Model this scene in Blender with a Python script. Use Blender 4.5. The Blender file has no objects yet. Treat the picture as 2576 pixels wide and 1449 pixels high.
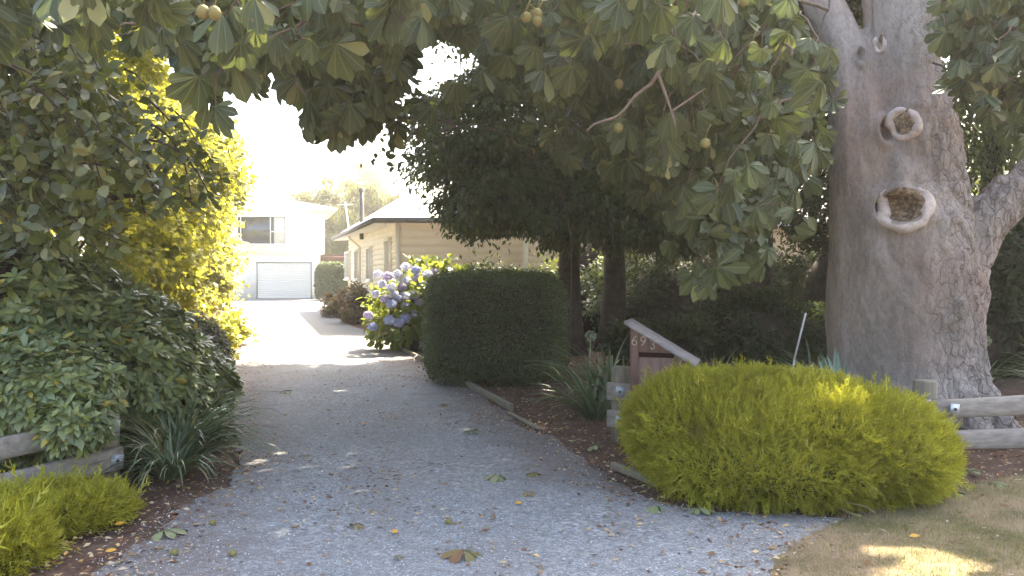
import bpy, math, random
import numpy as np
from mathutils import Vector, Matrix
sc = bpy.context.scene
COL = sc.collection
R = math.radians
# ------------------------------------------------------------------ camera, sky, sun, exposure
CAMZ, PITCH, F = 1.6, 1.09, 2075.0            # F in pixels of a 2576-wide picture
cam_d = bpy.data.cameras.new('camera')
cam_d.sensor_width = 36.0
cam_d.lens = 36.0*F/2576.0
cam_d.clip_start = 0.05; cam_d.clip_end = 3000
cam = bpy.data.objects.new('camera', cam_d); COL.objects.link(cam)
cam.location = (0, 0, CAMZ); cam.rotation_euler = (R(90-PITCH), 0, 0)
sc.camera = cam
SUNV = Vector((0.95, 2.15, 3.1)).normalized()   # towards the sun: high, ahead and to the right
elev = math.asin(SUNV.z); azim = math.atan2(SUNV.x, SUNV.y)
w = bpy.data.worlds.new("World"); sc.world = w; w.use_nodes = True
nt = w.node_tree; bg = nt.nodes['Background']
sky = nt.nodes.new('ShaderNodeTexSky'); sky.sky_type = 'NISHITA'; sky.sun_disc = False
sky.sun_elevation = elev; sky.sun_rotation = azim
sky.air_density = 1.0; sky.dust_density = 5.0; sky.ozone_density = 0.3
nt.links.new(sky.outputs[0], bg.inputs[0]); bg.inputs[1].default_value = 0.15
sl = bpy.data.lights.new('sun', 'SUN'); sl.energy = 4.8; sl.angle = R(0.53); sl.color = (1, 0.9, 0.72)
so = bpy.data.objects.new('sun', sl); COL.objects.link(so)
so.rotation_euler = SUNV.to_track_quat('Z', 'Y').to_euler(); so.location = (0, 0, 30)
vs = sc.view_settings
sc.display_settings.display_device = 'sRGB'
vs.view_transform = 'Standard'; vs.look = 'None'; vs.gamma = 1; vs.exposure = 2.88
sc.cycles.max_bounces = 7; sc.cycles.diffuse_bounces = 4; sc.cycles.glossy_bounces = 2
sc.cycles.transmission_bounces = 5; sc.cycles.transparent_max_bounces = 8
sc.cycles.sample_clamp_indirect = 6.0
sc.cycles.caustics_reflective = False; sc.cycles.caustics_refractive = False
# ------------------------------------------------------------------ helpers
def P(px, py, Y):
    """point at distance Y in front of the viewpoint seen at (px,py) of the 2576x1449 picture"""
    a = R(PITCH); x = (px-1288)/F; u = (724.5-py)/F
    dy = math.cos(a)+u*math.sin(a); dz = -math.sin(a)+u*math.cos(a); t = Y/dy
    return np.array([x*t, Y, CAMZ+dz*t])
def G(px, py, z=0.0):
    a = R(PITCH); x = (px-1288)/F; u = (724.5-py)/F
    dy = math.cos(a)+u*math.sin(a); dz = -math.sin(a)+u*math.cos(a); t = (z-CAMZ)/dz
    return np.array([x*t, dy*t, z])
def unit(a):
    a = np.asarray(a, float); return a/np.maximum(np.linalg.norm(a, axis=-1, keepdims=True), 1e-9)
def hsh(ix, iy, iz):
    h = (ix*374761393+iy*668265263+iz*2147483647) & 0xffffffff
    h = ((h ^ (h >> 13))*1274126177) & 0xffffffff
    return ((h ^ (h >> 16)) & 0xffff)/65535.0
def vnoise(p):
    p = np.asarray(p, float); i = np.floor(p).astype(np.int64); f = p-i; f = f*f*(3-2*f)
    r = 0
    for a in (0, 1):
        for b in (0, 1):
            for c in (0, 1):
                wt = (f[..., 0] if a else 1-f[..., 0])*(f[..., 1] if b else 1-f[..., 1])*(f[..., 2] if c else 1-f[..., 2])
                r = r+wt*hsh(i[..., 0]+a, i[..., 1]+b, i[..., 2]+c)
    return r
def fbm(p, o=3):
    s = 0; a = .5; p = np.asarray(p, float)
    for k in range(o): s = s+a*vnoise(p+17.3*k); p = p*2.03; a *= .5
    return s
class MB:
    def __init__(s): s.v = []; s.f = []; s.c = []; s.uv = []; s.n = 0
    def add(s, V, faces, uv=None):
        V = np.asarray(V, float).reshape(-1, 3)
        s.v.append(V)
        for f in faces: s.f.append(np.asarray(f, np.int64)+s.n); s.c.append(np.array([len(f)]))
        if uv is not None:
            for f in faces: s.uv.append(np.asarray(uv, float)[list(f)])
        else:
            for f in faces: s.uv.append(np.zeros((len(f), 2)))
        s.n += len(V)
    def inst(s, T, pos, dx, nz, sx, sy=None, sz=None):
        """instances of template T = (verts, faces, uv) in one mesh; vectorised"""
        tv, tf, tuv = T; N = len(pos)
        if N == 0: return
        x = unit(dx); z = nz-np.sum(nz*x, -1, keepdims=True)*x; z = unit(z); y = np.cross(z, x)
        sx = np.broadcast_to(np.asarray(sx, float), (N,)); sy = sx if sy is None else np.broadcast_to(np.asarray(sy, float), (N,))
        sz = sx if sz is None else np.broadcast_to(np.asarray(sz, float), (N,))
        V = (pos[:, None, :]+tv[None, :, 0, None]*(x*sx[:, None])[:, None, :]+tv[None, :, 1, None]*(y*sy[:, None])[:, None, :]
             + tv[None, :, 2, None]*(z*sz[:, None])[:, None, :])
        loops = np.concatenate([np.asarray(f) for f in tf]); cnt = np.array([len(f) for f in tf]); k = len(tv)
        s.v.append(V.reshape(-1, 3))
        s.f.append((loops[None, :]+(np.arange(N)*k)[:, None]).ravel()+s.n)
        s.c.append(np.tile(cnt, N)); s.uv.append(np.tile(tuv[loops], (N, 1))); s.n += N*k
    def box(s, c, size, rot=None, taper=None):
        hx, hy, hz = [a/2 for a in size]
        V = np.array([[x, y, z] for x in (-hx, hx) for y in (-hy, hy) for z in (-hz, hz)], float)
        if rot is not None: V = V@np.asarray(rot).T
        s.add(V+np.asarray(c), [(0, 1, 3, 2), (4, 6, 7, 5), (0, 4, 5, 1), (2, 3, 7, 6), (0, 2, 6, 4), (1, 5, 7, 3)])
    def tube(s, path, rad, n=8, cap=True, jit=0, rng=None):
        path = np.asarray(path, float); K = len(path); rad = np.broadcast_to(np.asarray(rad, float), (K,))
        t = unit(np.gradient(path, axis=0)); ref = np.array([0, 0, 1.0]) if abs(t[0][2]) < .9 else np.array([0, 1.0, 0])
        V = []
        for i in range(K):
            a = np.cross(t[i], ref); a = a/np.linalg.norm(a); b = np.cross(t[i], a); ref = np.cross(a, t[i])
            th = np.arange(n)*2*math.pi/n
            r = rad[i]*(1+(rng.uniform(-jit, jit, n) if jit else 0))
            V.append(path[i]+(np.cos(th)*r)[:, None]*a+(np.sin(th)*r)[:, None]*b)
        F_ = [(i*n+j, i*n+(j+1) % n, (i+1)*n+(j+1) % n, (i+1)*n+j) for i in range(K-1) for j in range(n)]
        if cap: F_ += [tuple(range(n))[::-1], tuple((K-1)*n+j for j in range(n))]
        s.add(np.concatenate(V), F_)
    def prism(s, poly, z0, z1):
        n = len(poly); V = [(p[0], p[1], z0) for p in poly]+[(p[0], p[1], z1) for p in poly]
        s.add(V, [tuple(range(n))[::-1], tuple(range(n, 2*n))]+[(i, (i+1) % n, (i+1) % n+n, i+n) for i in range(n)])
    def mesh(s, name, smooth=False):
        me = bpy.data.meshes.new(name)
        V = np.concatenate(s.v); L = np.concatenate(s.f); C = np.concatenate(s.c); U = np.concatenate(s.uv)
        me.vertices.add(len(V)); me.vertices.foreach_set('co', V.astype(np.float32).ravel())
        me.loops.add(len(L)); me.loops.foreach_set('vertex_index', L.astype(np.int32))
        me.polygons.add(len(C)); st = np.concatenate([[0], np.cumsum(C)[:-1]])
        me.polygons.foreach_set('loop_start', st.astype(np.int32))
        if smooth: me.polygons.foreach_set('use_smooth', np.ones(len(C), bool))
        me.update(calc_edges=True)
        uvl = me.uv_layers.new(name='UVMap'); uvl.data.foreach_set('uv', U.astype(np.float32).ravel())
        me.validate(); return me
    def build(s, name, mat, parent=None, smooth=False, **kw):
        me = s.mesh(name, smooth); me.materials.append(mat)
        o = bpy.data.objects.new(name, me); COL.objects.link(o)
        if parent: o.parent = parent; o.matrix_parent_inverse = Matrix.Translation(parent.location).inverted()
        return tag(o, **kw)
def tag(o, label=None, cat=None, group=None, kind=None):
    if label: o['label'] = label
    if cat: o['category'] = cat
    if group: o['group'] = group
    if kind: o['kind'] = kind
    return o
def thing(name, loc, label, cat, group=None):
    o = bpy.data.objects.new(name, None); o.location = tuple(float(a) for a in loc); o.empty_display_size = .2
    COL.objects.link(o); bpy.context.view_layer.update(); return tag(o, label, cat, group)
def copytree(o, dx, rz=0.0, scale=1.0):
    c = o.copy(); COL.objects.link(c); c.location = o.location+Vector(dx); c.rotation_euler.z += rz; c.scale = (scale,)*3
    for ch in o.children:
        d = ch.copy(); COL.objects.link(d); d.parent = c
        for g in ch.children:
            e = g.copy(); COL.objects.link(e); e.parent = d
    return c
# ------------------------------------------------------------------ materials
class M:
    def __init__(s, name):
        s.m = bpy.data.materials.new(name); s.m.use_nodes = True; s.t = s.m.node_tree
        s.b = s.t.nodes['Principled BSDF']; s.out = s.t.nodes['Material Output']
        s.tc = s.t.nodes.new('ShaderNodeTexCoord')
    def n(s, ty, **kw):
        nd = s.t.nodes.new('ShaderNode'+ty)
        for k, v in kw.items():
            if hasattr(nd, k): setattr(nd, k, v)
        return nd
    def l(s, a, b): s.t.links.new(a, b)
    def noise(s, scale, detail=3, rough=.55, vec=None, st=None):
        nd = s.n('TexNoise'); nd.inputs['Scale'].default_value = scale; nd.inputs['Detail'].default_value = detail
        nd.inputs['Roughness'].default_value = rough
        v = vec or s.tc.outputs['Object']
        if st:
            mp = s.n('Mapping'); mp.inputs['Scale'].default_value = st; s.l(v, mp.inputs[0]); v = mp.outputs[0]
        s.l(v, nd.inputs['Vector']); return nd.outputs['Fac']
    def voro(s, scale, feature='F1', st=None, out='Distance', rand=1.0, vec=None):
        nd = s.n('TexVoronoi'); nd.feature = feature; nd.inputs['Scale'].default_value = scale; nd.inputs['Randomness'].default_value = rand
        v = vec or s.tc.outputs['Object']
        if st:
            mp = s.n('Mapping'); mp.inputs['Scale'].default_value = st; s.l(v, mp.inputs[0]); v = mp.outputs[0]
        s.l(v, nd.inputs['Vector']); return nd.outputs[out]
    def ramp(s, fac, stops, interp='LINEAR'):
        nd = s.n('ValToRGB'); e = nd.color_ramp.elements; nd.color_ramp.interpolation = interp
        while len(e) < len(stops): e.new(.5)
        for el, (p, c) in zip(e, stops):
            el.position = p; el.color = (*c, 1) if len(c) == 3 else c
        s.l(fac, nd.inputs[0]); return nd.outputs[0]
    def mix(s, fac, a, b, mode='MIX'):
        nd = s.n('MixRGB'); nd.blend_type = mode
        for i, x in ((0, fac), (1, a), (2, b)):
            if hasattr(x, 'links'): s.l(x, nd.inputs[i])
            elif i == 0: nd.inputs[0].default_value = x
            else: nd.inputs[i].default_value = (*x, 1)
        return nd.outputs[0]
    def math(s, op, a, b=0.0, clamp=False):
        nd = s.n('Math'); nd.operation = op; nd.use_clamp = clamp
        for i, x in ((0, a), (1, b)):
            if hasattr(x, 'links'): s.l(x, nd.inputs[i])
            else: nd.inputs[i].default_value = x
        return nd.outputs[0]
    def base(s, c):
        if hasattr(c, 'links'): s.l(c, s.b.inputs['Base Color'])
        else: s.b.inputs['Base Color'].default_value = (*c, 1)
    def set(s, rough=.7, spec=.3, metal=0):
        s.b.inputs['Roughness'].default_value = rough; s.b.inputs['Specular IOR Level'].default_value = spec
        s.b.inputs['Metallic'].default_value = metal; return s
    def bump(s, h, strength=.5, dist=.02):
        nd = s.n('Bump'); nd.inputs['Strength'].default_value = strength; nd.inputs['Distance'].default_value = dist
        s.l(h, nd.inputs['Height']); s.l(nd.outputs[0], s.b.inputs['Normal']); return s
def leafmat(name, cols, trans=None, tfac=.35, rough=.5, spec=.35, big=1.2, vein=False, clump=.35):
    """cols = list of stops (position, colour) picked at random per leaf; trans = colour of light passing through"""
    m = M(name); g = m.n('NewGeometry')
    c = m.ramp(g.outputs['Random Per Island'], cols)
    n = m.noise(big, 2)
    v = m.ramp(n, [(.3, (1-clump,)*3), (.7, (1+0*clump,)*3)])
    c = m.mix(1.0, c, v, 'MULTIPLY')
    if name.startswith('golden'):
        bp = m.noise(3.1, 3); c = m.mix(m.ramp(bp, [(.62, (0, 0, 0)), (.72, (.7, .7, .7))]), c, (.17, .11, .05))
    if vein:
        sp = m.n('SeparateXYZ'); m.l(m.tc.outputs['UV'], sp.inputs[0])
        av = m.math('ABSOLUTE', sp.outputs[1]); k = m.math('SUBTRACT', sp.outputs[0], m.math('MULTIPLY', av, .9))
        s_ = m.math('SINE', m.math('MULTIPLY', k, 75.0)); s_ = m.math('POWER', m.math('ABSOLUTE', s_), 6.0)
        mid = m.math('LESS_THAN', av, .014)
        vv = m.math('MAXIMUM', m.math('MULTIPLY', s_, .35), mid)
        c = m.mix(m.math('MULTIPLY', vv, .45), c, (0.22, 0.27, 0.12))
        m.bump(m.math('MULTIPLY', vv, -1.0), .35, .004)
        bl = m.noise(30, 3); c = m.mix(m.ramp(bl, [(.66, (0, 0, 0)), (.72, (1, 1, 1))]), c, (0.16, 0.10, 0.04))
    m.base(c); m.set(rough, spec)
    tr = m.n('BsdfTranslucent')
    if trans is None: trans = (0.25, 0.38, 0.05)
    tcol = m.mix(.75, c, trans); m.l(tcol, tr.inputs[0])
    mx = m.n('MixShader'); mx.inputs[0].default_value = tfac
    m.l(m.b.outputs[0], mx.inputs[1]); m.l(tr.outputs[0], mx.inputs[2]); m.l(mx.outputs[0], m.out.inputs[0])
    return m.m
def plain(name, col, rough=.7, spec=.3, metal=0, var=.25, scale=6, bump=.15):
    m = M(name); n = m.noise(scale, 4)
    m.base(m.mix(m.ramp(n, [(.3, (0, 0, 0)), (.75, (1, 1, 1))]), tuple(c*(1-var) for c in col), tuple(min(1, c*(1+var*.4)) for c in col)))
    m.set(rough, spec, metal)
    if bump: m.bump(m.noise(scale*8, 3), bump, .01)
    return m.m
MAT = {}
# lens glare stand-in: added box of thin scattering air round camera and scene
hm_ = bpy.data.materials.new('glare_veil'); hm_.use_nodes = True; nt_ = hm_.node_tree; nt_.nodes.remove(nt_.nodes['Principled BSDF'])
pv = nt_.nodes.new('ShaderNodeVolumePrincipled'); pv.inputs['Color'].default_value = (.98, .94, .84, 1); pv.inputs['Density'].default_value = .0014; pv.inputs['Anisotropy'].default_value = .5
nt_.links.new(pv.outputs[0], nt_.nodes['Material Output'].inputs['Volume'])
hz_ = MB(); hz_.box((0, 100, 10.25), (700, 700, 22.5)); hz_.build('glare_veil', hm_, kind='stuff', label='thin warm veil added to stand in for lens glare')
MAT['chestnut'] = leafmat('chestnut_leaf', [(0, (.036, .05, .024)), (.45, (.062, .08, .038)), (.8, (.09, .108, .048)), (.95, (.12, .14, .06)), (.975, (.26, .26, .10)), (1, (.32, .30, .13))], (.16, .2, .04), .22, .5, .35, 1.5, True, .5)
MAT['chestnut_far'] = leafmat('chestnut_canopy_leaf', [(0, (.035, .06, .03)), (1, (.07, .11, .05))], (.16, .22, .04), .2, .5, .4, 1.0)
MAT['oval'] = leafmat('broad_oval_leaf', [(0, (.055, .065, .02)), (.6, (.11, .12, .037)), (.9, (.19, .185, .05)), (1, (.34, .27, .07))], (.3, .36, .04), .25, .42, .5, 1.0)
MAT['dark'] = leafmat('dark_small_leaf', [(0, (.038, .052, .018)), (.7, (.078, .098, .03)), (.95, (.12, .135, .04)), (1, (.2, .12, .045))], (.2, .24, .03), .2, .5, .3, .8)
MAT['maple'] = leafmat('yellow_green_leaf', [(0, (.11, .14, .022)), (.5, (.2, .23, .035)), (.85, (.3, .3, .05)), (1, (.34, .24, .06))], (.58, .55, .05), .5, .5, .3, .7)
MAT['rhodo'] = leafmat('azalea_leaf', [(0, (.11, .14, .06)), (.5, (.19, .23, .10)), (.88, (.29, .31, .10)), (.97, (.24, .26, .06)), (1, (.45, .3, .03))], (.3, .4, .06), .2, .4, .5, 1.4)
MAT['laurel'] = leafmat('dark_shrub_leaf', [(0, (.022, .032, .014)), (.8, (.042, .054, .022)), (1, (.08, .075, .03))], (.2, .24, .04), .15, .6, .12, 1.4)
MAT['box'] = leafmat('clipped_hedge_leaf', [(0, (.035, .052, .02)), (.6, (.07, .092, .034)), (.93, (.115, .14, .05)), (1, (.18, .2, .07))], (.22, .28, .03), .2, .45, .35, 1.6)
MAT['hydr'] = leafmat('hydrangea_leaf', [(0, (.07, .11, .025)), (.7, (.12, .17, .04)), (1, (.2, .22, .05))], (.45, .5, .05), .4, .5, .35, 2)
MAT['willow'] = leafmat('willow_leaf', [(0, (.05, .06, .02)), (1, (.10, .11, .03))], (.3, .3, .06), .3, .6, .2, .2)
MAT['strap'] = leafmat('strap_leaf', [(0, (.07, .10, .05)), (.6, (.13, .175, .09)), (.9, (.2, .25, .13)), (1, (.34, .29, .14))], (.2, .28, .06), .2, .33, .6, 2)
MAT['strapdry'] = leafmat('dry_strap_leaf', [(0, (.3, .22, .1)), (1, (.42, .33, .17))], (.4, .3, .1), .2, .7, .2, 2)
MAT['juniper'] = leafmat('golden_juniper_leaf', [(0, (.21, .20, .022)), (.5, (.37, .34, .03)), (.85, (.5, .46, .055)), (1, (.6, .55, .12))], (.6, .6, .04), .3, .6, .2, 2.2, clump=.45)
MAT['junipercore'] = plain('juniper_inner_twigs', (.09, .10, .02), .9, .1, var=.5, scale=14)
MAT['redshrub'] = leafmat('bronze_leaf', [(0, (.12, .05, .03)), (.4, (.2, .07, .04)), (.5, (.1, .12, .05)), (1, (.14, .16, .07))], (.4, .25, .08), .3, .5, .3, 1.5)
MAT['agave'] = leafmat('broad_grey_leaf', [(0, (.11, .17, .11)), (1, (.18, .25, .17))], (.3, .4, .15), .15, .4, .5, 3)
MAT['limb'] = plain('pale_branch_bark', (.2, .15, .115), .85, .2, var=.3, scale=20)
MAT['twig'] = plain('twig_bark', (.13, .095, .07), .85, .2, var=.4, scale=20)
MAT['petiole'] = plain('leaf_stalk', (.22, .2, .06), .6, .3, var=.3, scale=10, bump=0)
MAT['darkbark'] = plain('dark_bark', (.075, .055, .042), .9, .15, var=.5, scale=9, bump=.6)
MAT['litter'] = leafmat('fallen_leaf_bits', [(0, (.10, .05, .03)), (.35, (.24, .11, .05)), (.55, (.32, .2, .1)), (.75, (.44, .34, .18)), (.92, (.58, .48, .32)), (1, (.65, .36, .08))], (.3, .2, .1), .1, .7, .2, 3)
MAT['fallen'] = leafmat('fallen_palmate_leaf', [(0, (.13, .17, .07)), (.6, (.2, .23, .1)), (1, (.26, .25, .13))], (.3, .3, .1), .1, .6, .3, 6)
MAT['fallenbrown'] = leafmat('withered_palmate_leaf', [(0, (.14, .13, .05)), (.6, (.24, .19, .08)), (1, (.2, .1, .05))], (.3, .2, .1), .1, .7, .2, 6)
MAT['husk'] = plain('spiny_husk', (.20, .17, .06), .8, .3, var=.2, scale=10, bump=0)
# ------------------------------------------------------------------ leaf templates (length 1 along x, width along y)
def T_leaf(w, peak=.5, bend=-.12, fold=.06, n=4, ex=.75):
    ts = np.linspace(0, 1, n+1); V = []; uv = []
    def half(t):
        if ex < 0: return w*t**1.25*(1-t**6)**.8/.6
        return w*(math.sin(math.pi*t**(math.log(.5)/math.log(peak)))**ex) if 0 < t < 1 else 0
    for t in ts: V.append((t, 0, bend*t*t)); uv.append((t, 0))
    L = []; Rr = []
    for i, t in enumerate(ts[1:-1]):
        h = half(t); L.append(len(V)); V.append((t-.02, h, bend*t*t+fold)); uv.append((t, h))
        Rr.append(len(V)); V.append((t-.02, -h, bend*t*t+fold)); uv.append((t, -h))
    Fc = []
    for side, fl in ((L, 1), (Rr, 0)):
        f0 = (0, 1, side[0]); fs = [f0]
        for i in range(len(side)-1): fs.append((i+1, i+2, side[i+1], side[i]))
        fs.append((n-1, n, side[-1]))
        Fc += [f if fl else f[::-1] for f in fs]
    return np.array(V, float), Fc, np.array(uv, float)
T_CHEST = T_leaf(.215, .8, -.25, .06, 7, -1)
T_CHESTLO = T_leaf(.22, .66, -.2, .05, 3)
T_OVAL = T_leaf(.30, .48, -.15, .05, 4)
T_SMALL = T_leaf(.24, .5, -.1, .05, 2)
T_LANCE = T_leaf(.19, .6, -.12, .04, 3)
def T_maple():
    pts = [(0, 0), (.1, .28), (-.02, .5), (.3, .36), (.5, .62), (.6, .25), (1, 0), (.6, -.25), (.5, -.62), (.3, -.36), (-.02, -.5), (.1, -.28)]
    V = [(.35, 0, .05)]+[(x, y, -.12*(x*x+y*y)) for x, y in pts]; n = len(pts)
    V = np.array(V, float); return V, [(0, i+1, (i+1) % n+1) for i in range(n)], V[:, :2].copy()
T_MAPLE = T_maple()
def T_spray(seed, nb=7):
    r = np.random.default_rng(seed); V = []; Fc = []
    def tri(a, b, wd):
        a = np.array(a); b = np.array(b); d = unit(b-a); s_ = np.cross(d, [0, 0, 1.0]); s_ = s_/(np.linalg.norm(s_)+1e-6)*wd
        k = len(V); V.extend([a-s_, a+s_, b]); Fc.append((k, k+1, k+2))
    c = lambda t: np.array([t, .06*math.sin(5*t+seed), .28*t*t])
    for i in range(3): tri(c(i/3), c((i+1.25)/3), .03*(1.2-i*.25))
    for i in range(nb):
        t = .15+.8*i/nb; L = .42*(1-t*.55)*r.uniform(.7, 1.2); s_ = 1 if i % 2 else -1
        a = c(t); b = a+np.array([L*.8, s_*L*.55, L*r.uniform(-.25, .5)]); tri(a, b, .026)
        m_ = (a+b)/2; tri(m_, m_+np.array([L*.4, -s_*L*.1, L*.3]), .02)
    V = np.array(V); return V, Fc, V[:, :2].copy()
SPRAYS = [T_spray(i) for i in range(4)]
def rnd_dir(rng, N):
    return unit(rng.normal(size=(N, 3)))
# ground-shadow control: gaps in the crowns through which the sun reaches the ground
SV = np.array(SUNV); GX, GY = SV[0]/SV[2], SV[1]/SV[2]
DAPPLES = []   # filled as (x, y, rx, ry)
def dap(px, py, rx, ry=None): g = G(px, py); DAPPLES.append((g[0], g[1], rx, ry or rx))
dap(2335, 1412, .17, .13); dap(2130, 1328, .12, .09); dap(893, 1175, .055, .05); dap(1690, 1405, .05, .03); dap(2480, 1440, .05)
dap(860, 985, .10, .05); dap(2350, 1270, .06)
for x_, y_, r_ in ((1.0, 19.4, .5), (2.4, 20.8, .5), (7.0, 21.3, .6), (4.0, 19, .3), (6.1, 16.6, .25), (5, 14, .2), (9, 14, .2), (.1, 17.6, .3), (7.6, 16.5, .25), (3.1, 16, .18)): DAPPLES.append((x_, y_, r_, r_))
DAPPLES.append((P(2330, 1100, 5.95)[0]-GX*.5, 5.95-GY*.5, .13, .13))
def lit(p, mg=.05):
    """True where a leaf would shade ground that lies in sun in the picture"""
    gx = p[:, 0]-GX*p[:, 2]; gy = p[:, 1]-GY*p[:, 2]; k = np.zeros(len(p), bool)
    for x, y, rx, ry in DAPPLES:
        m_ = mg*min(1, max(.3, rx/.24)); k |= ((gx-x)/(rx+m_))**2+((gy-y)/(ry+m_*1.3))**2 < 1
    e = 14.4+.5*np.sin(gx*2.1)+.35*np.sin(gx*5.3+1)+.35*(gx+5)
    k |= (gy > e) & (gx < -2.7-.2*(gy-17)) & (p[:, 2] > 2.2) & (gx > -5.3-.3*(gy-14.4)) & (gy < 50)
    return k
def in_sky(p, m=0):
    """the open sky seen between the trees"""
    d = p-np.array([0, 0, CAMZ]); a = R(PITCH); fw = d[:, 1]*math.cos(a)-d[:, 2]*math.sin(a); up = d[:, 1]*math.sin(a)+d[:, 2]*math.cos(a)
    x = 1288+F*d[:, 0]/np.maximum(fw, .1); y = 724.5-F*up/np.maximum(fw, .1)
    return x, y
def palmate(mb, pos, h, n, L, rng, T, droop=(.15, .75), k=7, grav=.25):
    """horse-chestnut leaves: k leaflets fanned round direction h in the plane with normal n"""
    N = len(pos)
    if N == 0: return
    h = unit(h); n = unit(n-np.sum(n*h, -1, keepdims=True)*h); s = np.cross(n, h)
    dr = rng.uniform(droop[0], droop[1], N)
    ln = [.62, .8, .95, 1, .95, .8, .62] if k == 7 else [.7, .9, 1, .9, .7]
    st = math.radians(41 if k == 7 else 52)
    P_, D_, N_, S_ = [], [], [], []
    for i in range(k):
        a = (i-(k-1)/2)*st+rng.normal(0, .09, N); d2 = dr*rng.uniform(.7, 1.3, N)
        d = (np.cos(a)[:, None]*h+np.sin(a)[:, None]*s)*np.cos(d2)[:, None]-n*np.sin(d2)[:, None]
        d[:, 2] -= grav; d = unit(d)
        P_.append(pos); D_.append(d); N_.append(n+.25*h*0+rng.normal(0, .12, (N, 3))); S_.append(L*ln[i]*rng.uniform(.9, 1.1, N))
    mb.inst(T, np.concatenate(P_), np.concatenate(D_), np.concatenate(N_), np.concatenate(S_), np.concatenate(S_)*.98)
def shell(rng, N, c, r, lo=.55, up=-1.0):
    """N points in the outer shell of an ellipsoid, with outward directions"""
    d = rnd_dir(rng, int(N*1.6)+8); d = d[d[:, 2] > up][:N]; q = rng.uniform(lo**3, 1, len(d))**(1/3)
    return np.asarray(c)+d*q[:, None]*np.asarray(r), unit(d/np.asarray(r))
def crown(mb, blobs, n, size, T, rng, lo=.5, droop=.3, clumps=22, crad=.28, upn=.7, keep=None, outn=.7, jit=.5):
    """leaf-sized faces clumped inside ellipsoids: blobs = [(centre, radii, weight)]"""
    W = np.array([b[2] for b in blobs], float); W /= W.sum()
    for (c, r, _), wt in zip(blobs, W):
        c = np.asarray(c, float); r = np.asarray(r, float); N = int(n*wt)
        nc = max(4, int(clumps)); cp, cd = shell(rng, nc, c, r*.92, lo)
        idx = rng.integers(0, len(cp), N); cr = float(np.mean(r))*crad*rng.uniform(.6, 1.3, len(cp))
        off = rng.normal(size=(N, 3))*.5*cr[idx][:, None]*np.array([1, 1, .75])
        p = cp[idx]+off
        out = unit(unit((p-c)/r)*.8+unit(off)*.5)
        d = unit(out*.8+rnd_dir(rng, N)*.7+np.array([0, 0, -droop])); nn = unit(out*outn+np.array([0, 0, upn])+rnd_dir(rng, N)*jit)
        k = ~lit(p, .14)
        if keep is not None: k &= keep(p)
        k &= p[:, 2] > .02
        sz = size*rng.uniform(.65, 1.25, N)
        mb.inst(T, p[k], d[k], nn[k], sz[k])
def limbs(mb, base, top, r0, tips, rng, r1=.03, n=6):
    """trunk with limbs running to the given tips"""
    base = np.asarray(base, float); top = np.asarray(top, float)
    t = np.linspace(0, 1, 12)[:, None]; ph = rng.uniform(0, 6, 3)
    path = base+(top-base)*t+np.sin(t*5+ph)*np.array([.08, .08, 0])*t*(1-t)*3
    mb.tube(path, r0*(1.0-.65*t[:, 0])+r0*.5*np.exp(-t[:, 0]*18), 12, jit=.06, rng=rng)
    for tip in tips:
        tip = np.asarray(tip, float); k = rng.integers(4, 11); a = path[k]; s = np.linspace(0, 1, n+1)[:, None]
        m_ = (a+tip)/2+rng.normal(0, .15, 3)+np.array([0, 0, .2])
        q = (1-s)**2*a+2*s*(1-s)*m_+s*s*tip; ra = r0*(1-.65*k/11)*.5
        mb.tube(q, ra+(r1*.4-ra)*s[:, 0]**.7, 7, jit=.08, rng=rng)
def strapclump(mb, c, n, L, W, rng, spread=1.0, up=.9, sag=1.0, fan=None, seg=6):
    """long arching strap leaves from a base"""
    for i in range(n):
        a = rng.uniform(0, 2*math.pi) if fan is None else rng.uniform(*fan); el = rng.uniform(.25, 1.0)*up
        l = L*rng.uniform(.6, 1.1); wd = W*rng.uniform(.7, 1.15)
        h = np.array([math.cos(a), math.sin(a), 0]); s_ = np.array([-h[1], h[0], 0]); tw = rng.normal(0, .25)
        p = np.asarray(c)+h*rng.uniform(0, .08)*L+s_*rng.normal(0, .06)*L; V = []
        th = math.radians(90)-(.25+.85*(1-el))*spread; ds = l/seg
        for k in range(seg+1):
            t = k/seg; ww = wd*(.55+.45*math.sin(math.pi*min(1, t*1.15+.12)))*(1 if k < seg else .06)*(1-.35*t)
            sv = s_*math.cos(tw*t)+np.array([0, 0, 1])*math.sin(tw*t)
            fold = np.array([0, 0, -.25*ww])
            V += [p-sv*ww/2, p+fold, p+sv*ww/2]
            p = p+(h*math.cos(th)+np.array([0, 0, 1])*math.sin(th))*ds; th -= sag*(.10+.32*t)*(1.2-el*.5)
            if p[2] < .015: p[2] = .015; th = max(th, 0)
        Fc = []
        for k in range(seg):
            Fc += [(3*k, 3*k+3, 3*k+4, 3*k+1), (3*k+1, 3*k+4, 3*k+5, 3*k+2)]
        mb.add(V, Fc, np.array([[k/seg, s-1] for k in range(seg+1) for s in range(3)])*[1, .1])
def blob(mb, c, r, rng, nu=24, nv=14, amp=.12, zmin=.0):
    """closed lumpy ellipsoid (the twiggy inside of a shrub)"""
    V = [];
    for i in range(nv+1):
        ph = math.pi*i/nv
        for j in range(nu):
            th = 2*math.pi*j/nu; V.append((math.sin(ph)*math.cos(th), math.sin(ph)*math.sin(th), math.cos(ph)))
    V = np.array(V); k = 1+amp*(fbm(V*2.2+rng.uniform(0, 50))-.45)*2; V = np.asarray(c)+V*k[:, None]*np.asarray(r)
    V[:, 2] = np.maximum(V[:, 2], zmin)
    Fc = [(i*nu+j, (i+1)*nu+j, (i+1)*nu+(j+1) % nu, i*nu+(j+1) % nu) for i in range(nv) for j in range(nu)]
    mb.add(V, Fc)
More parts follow.
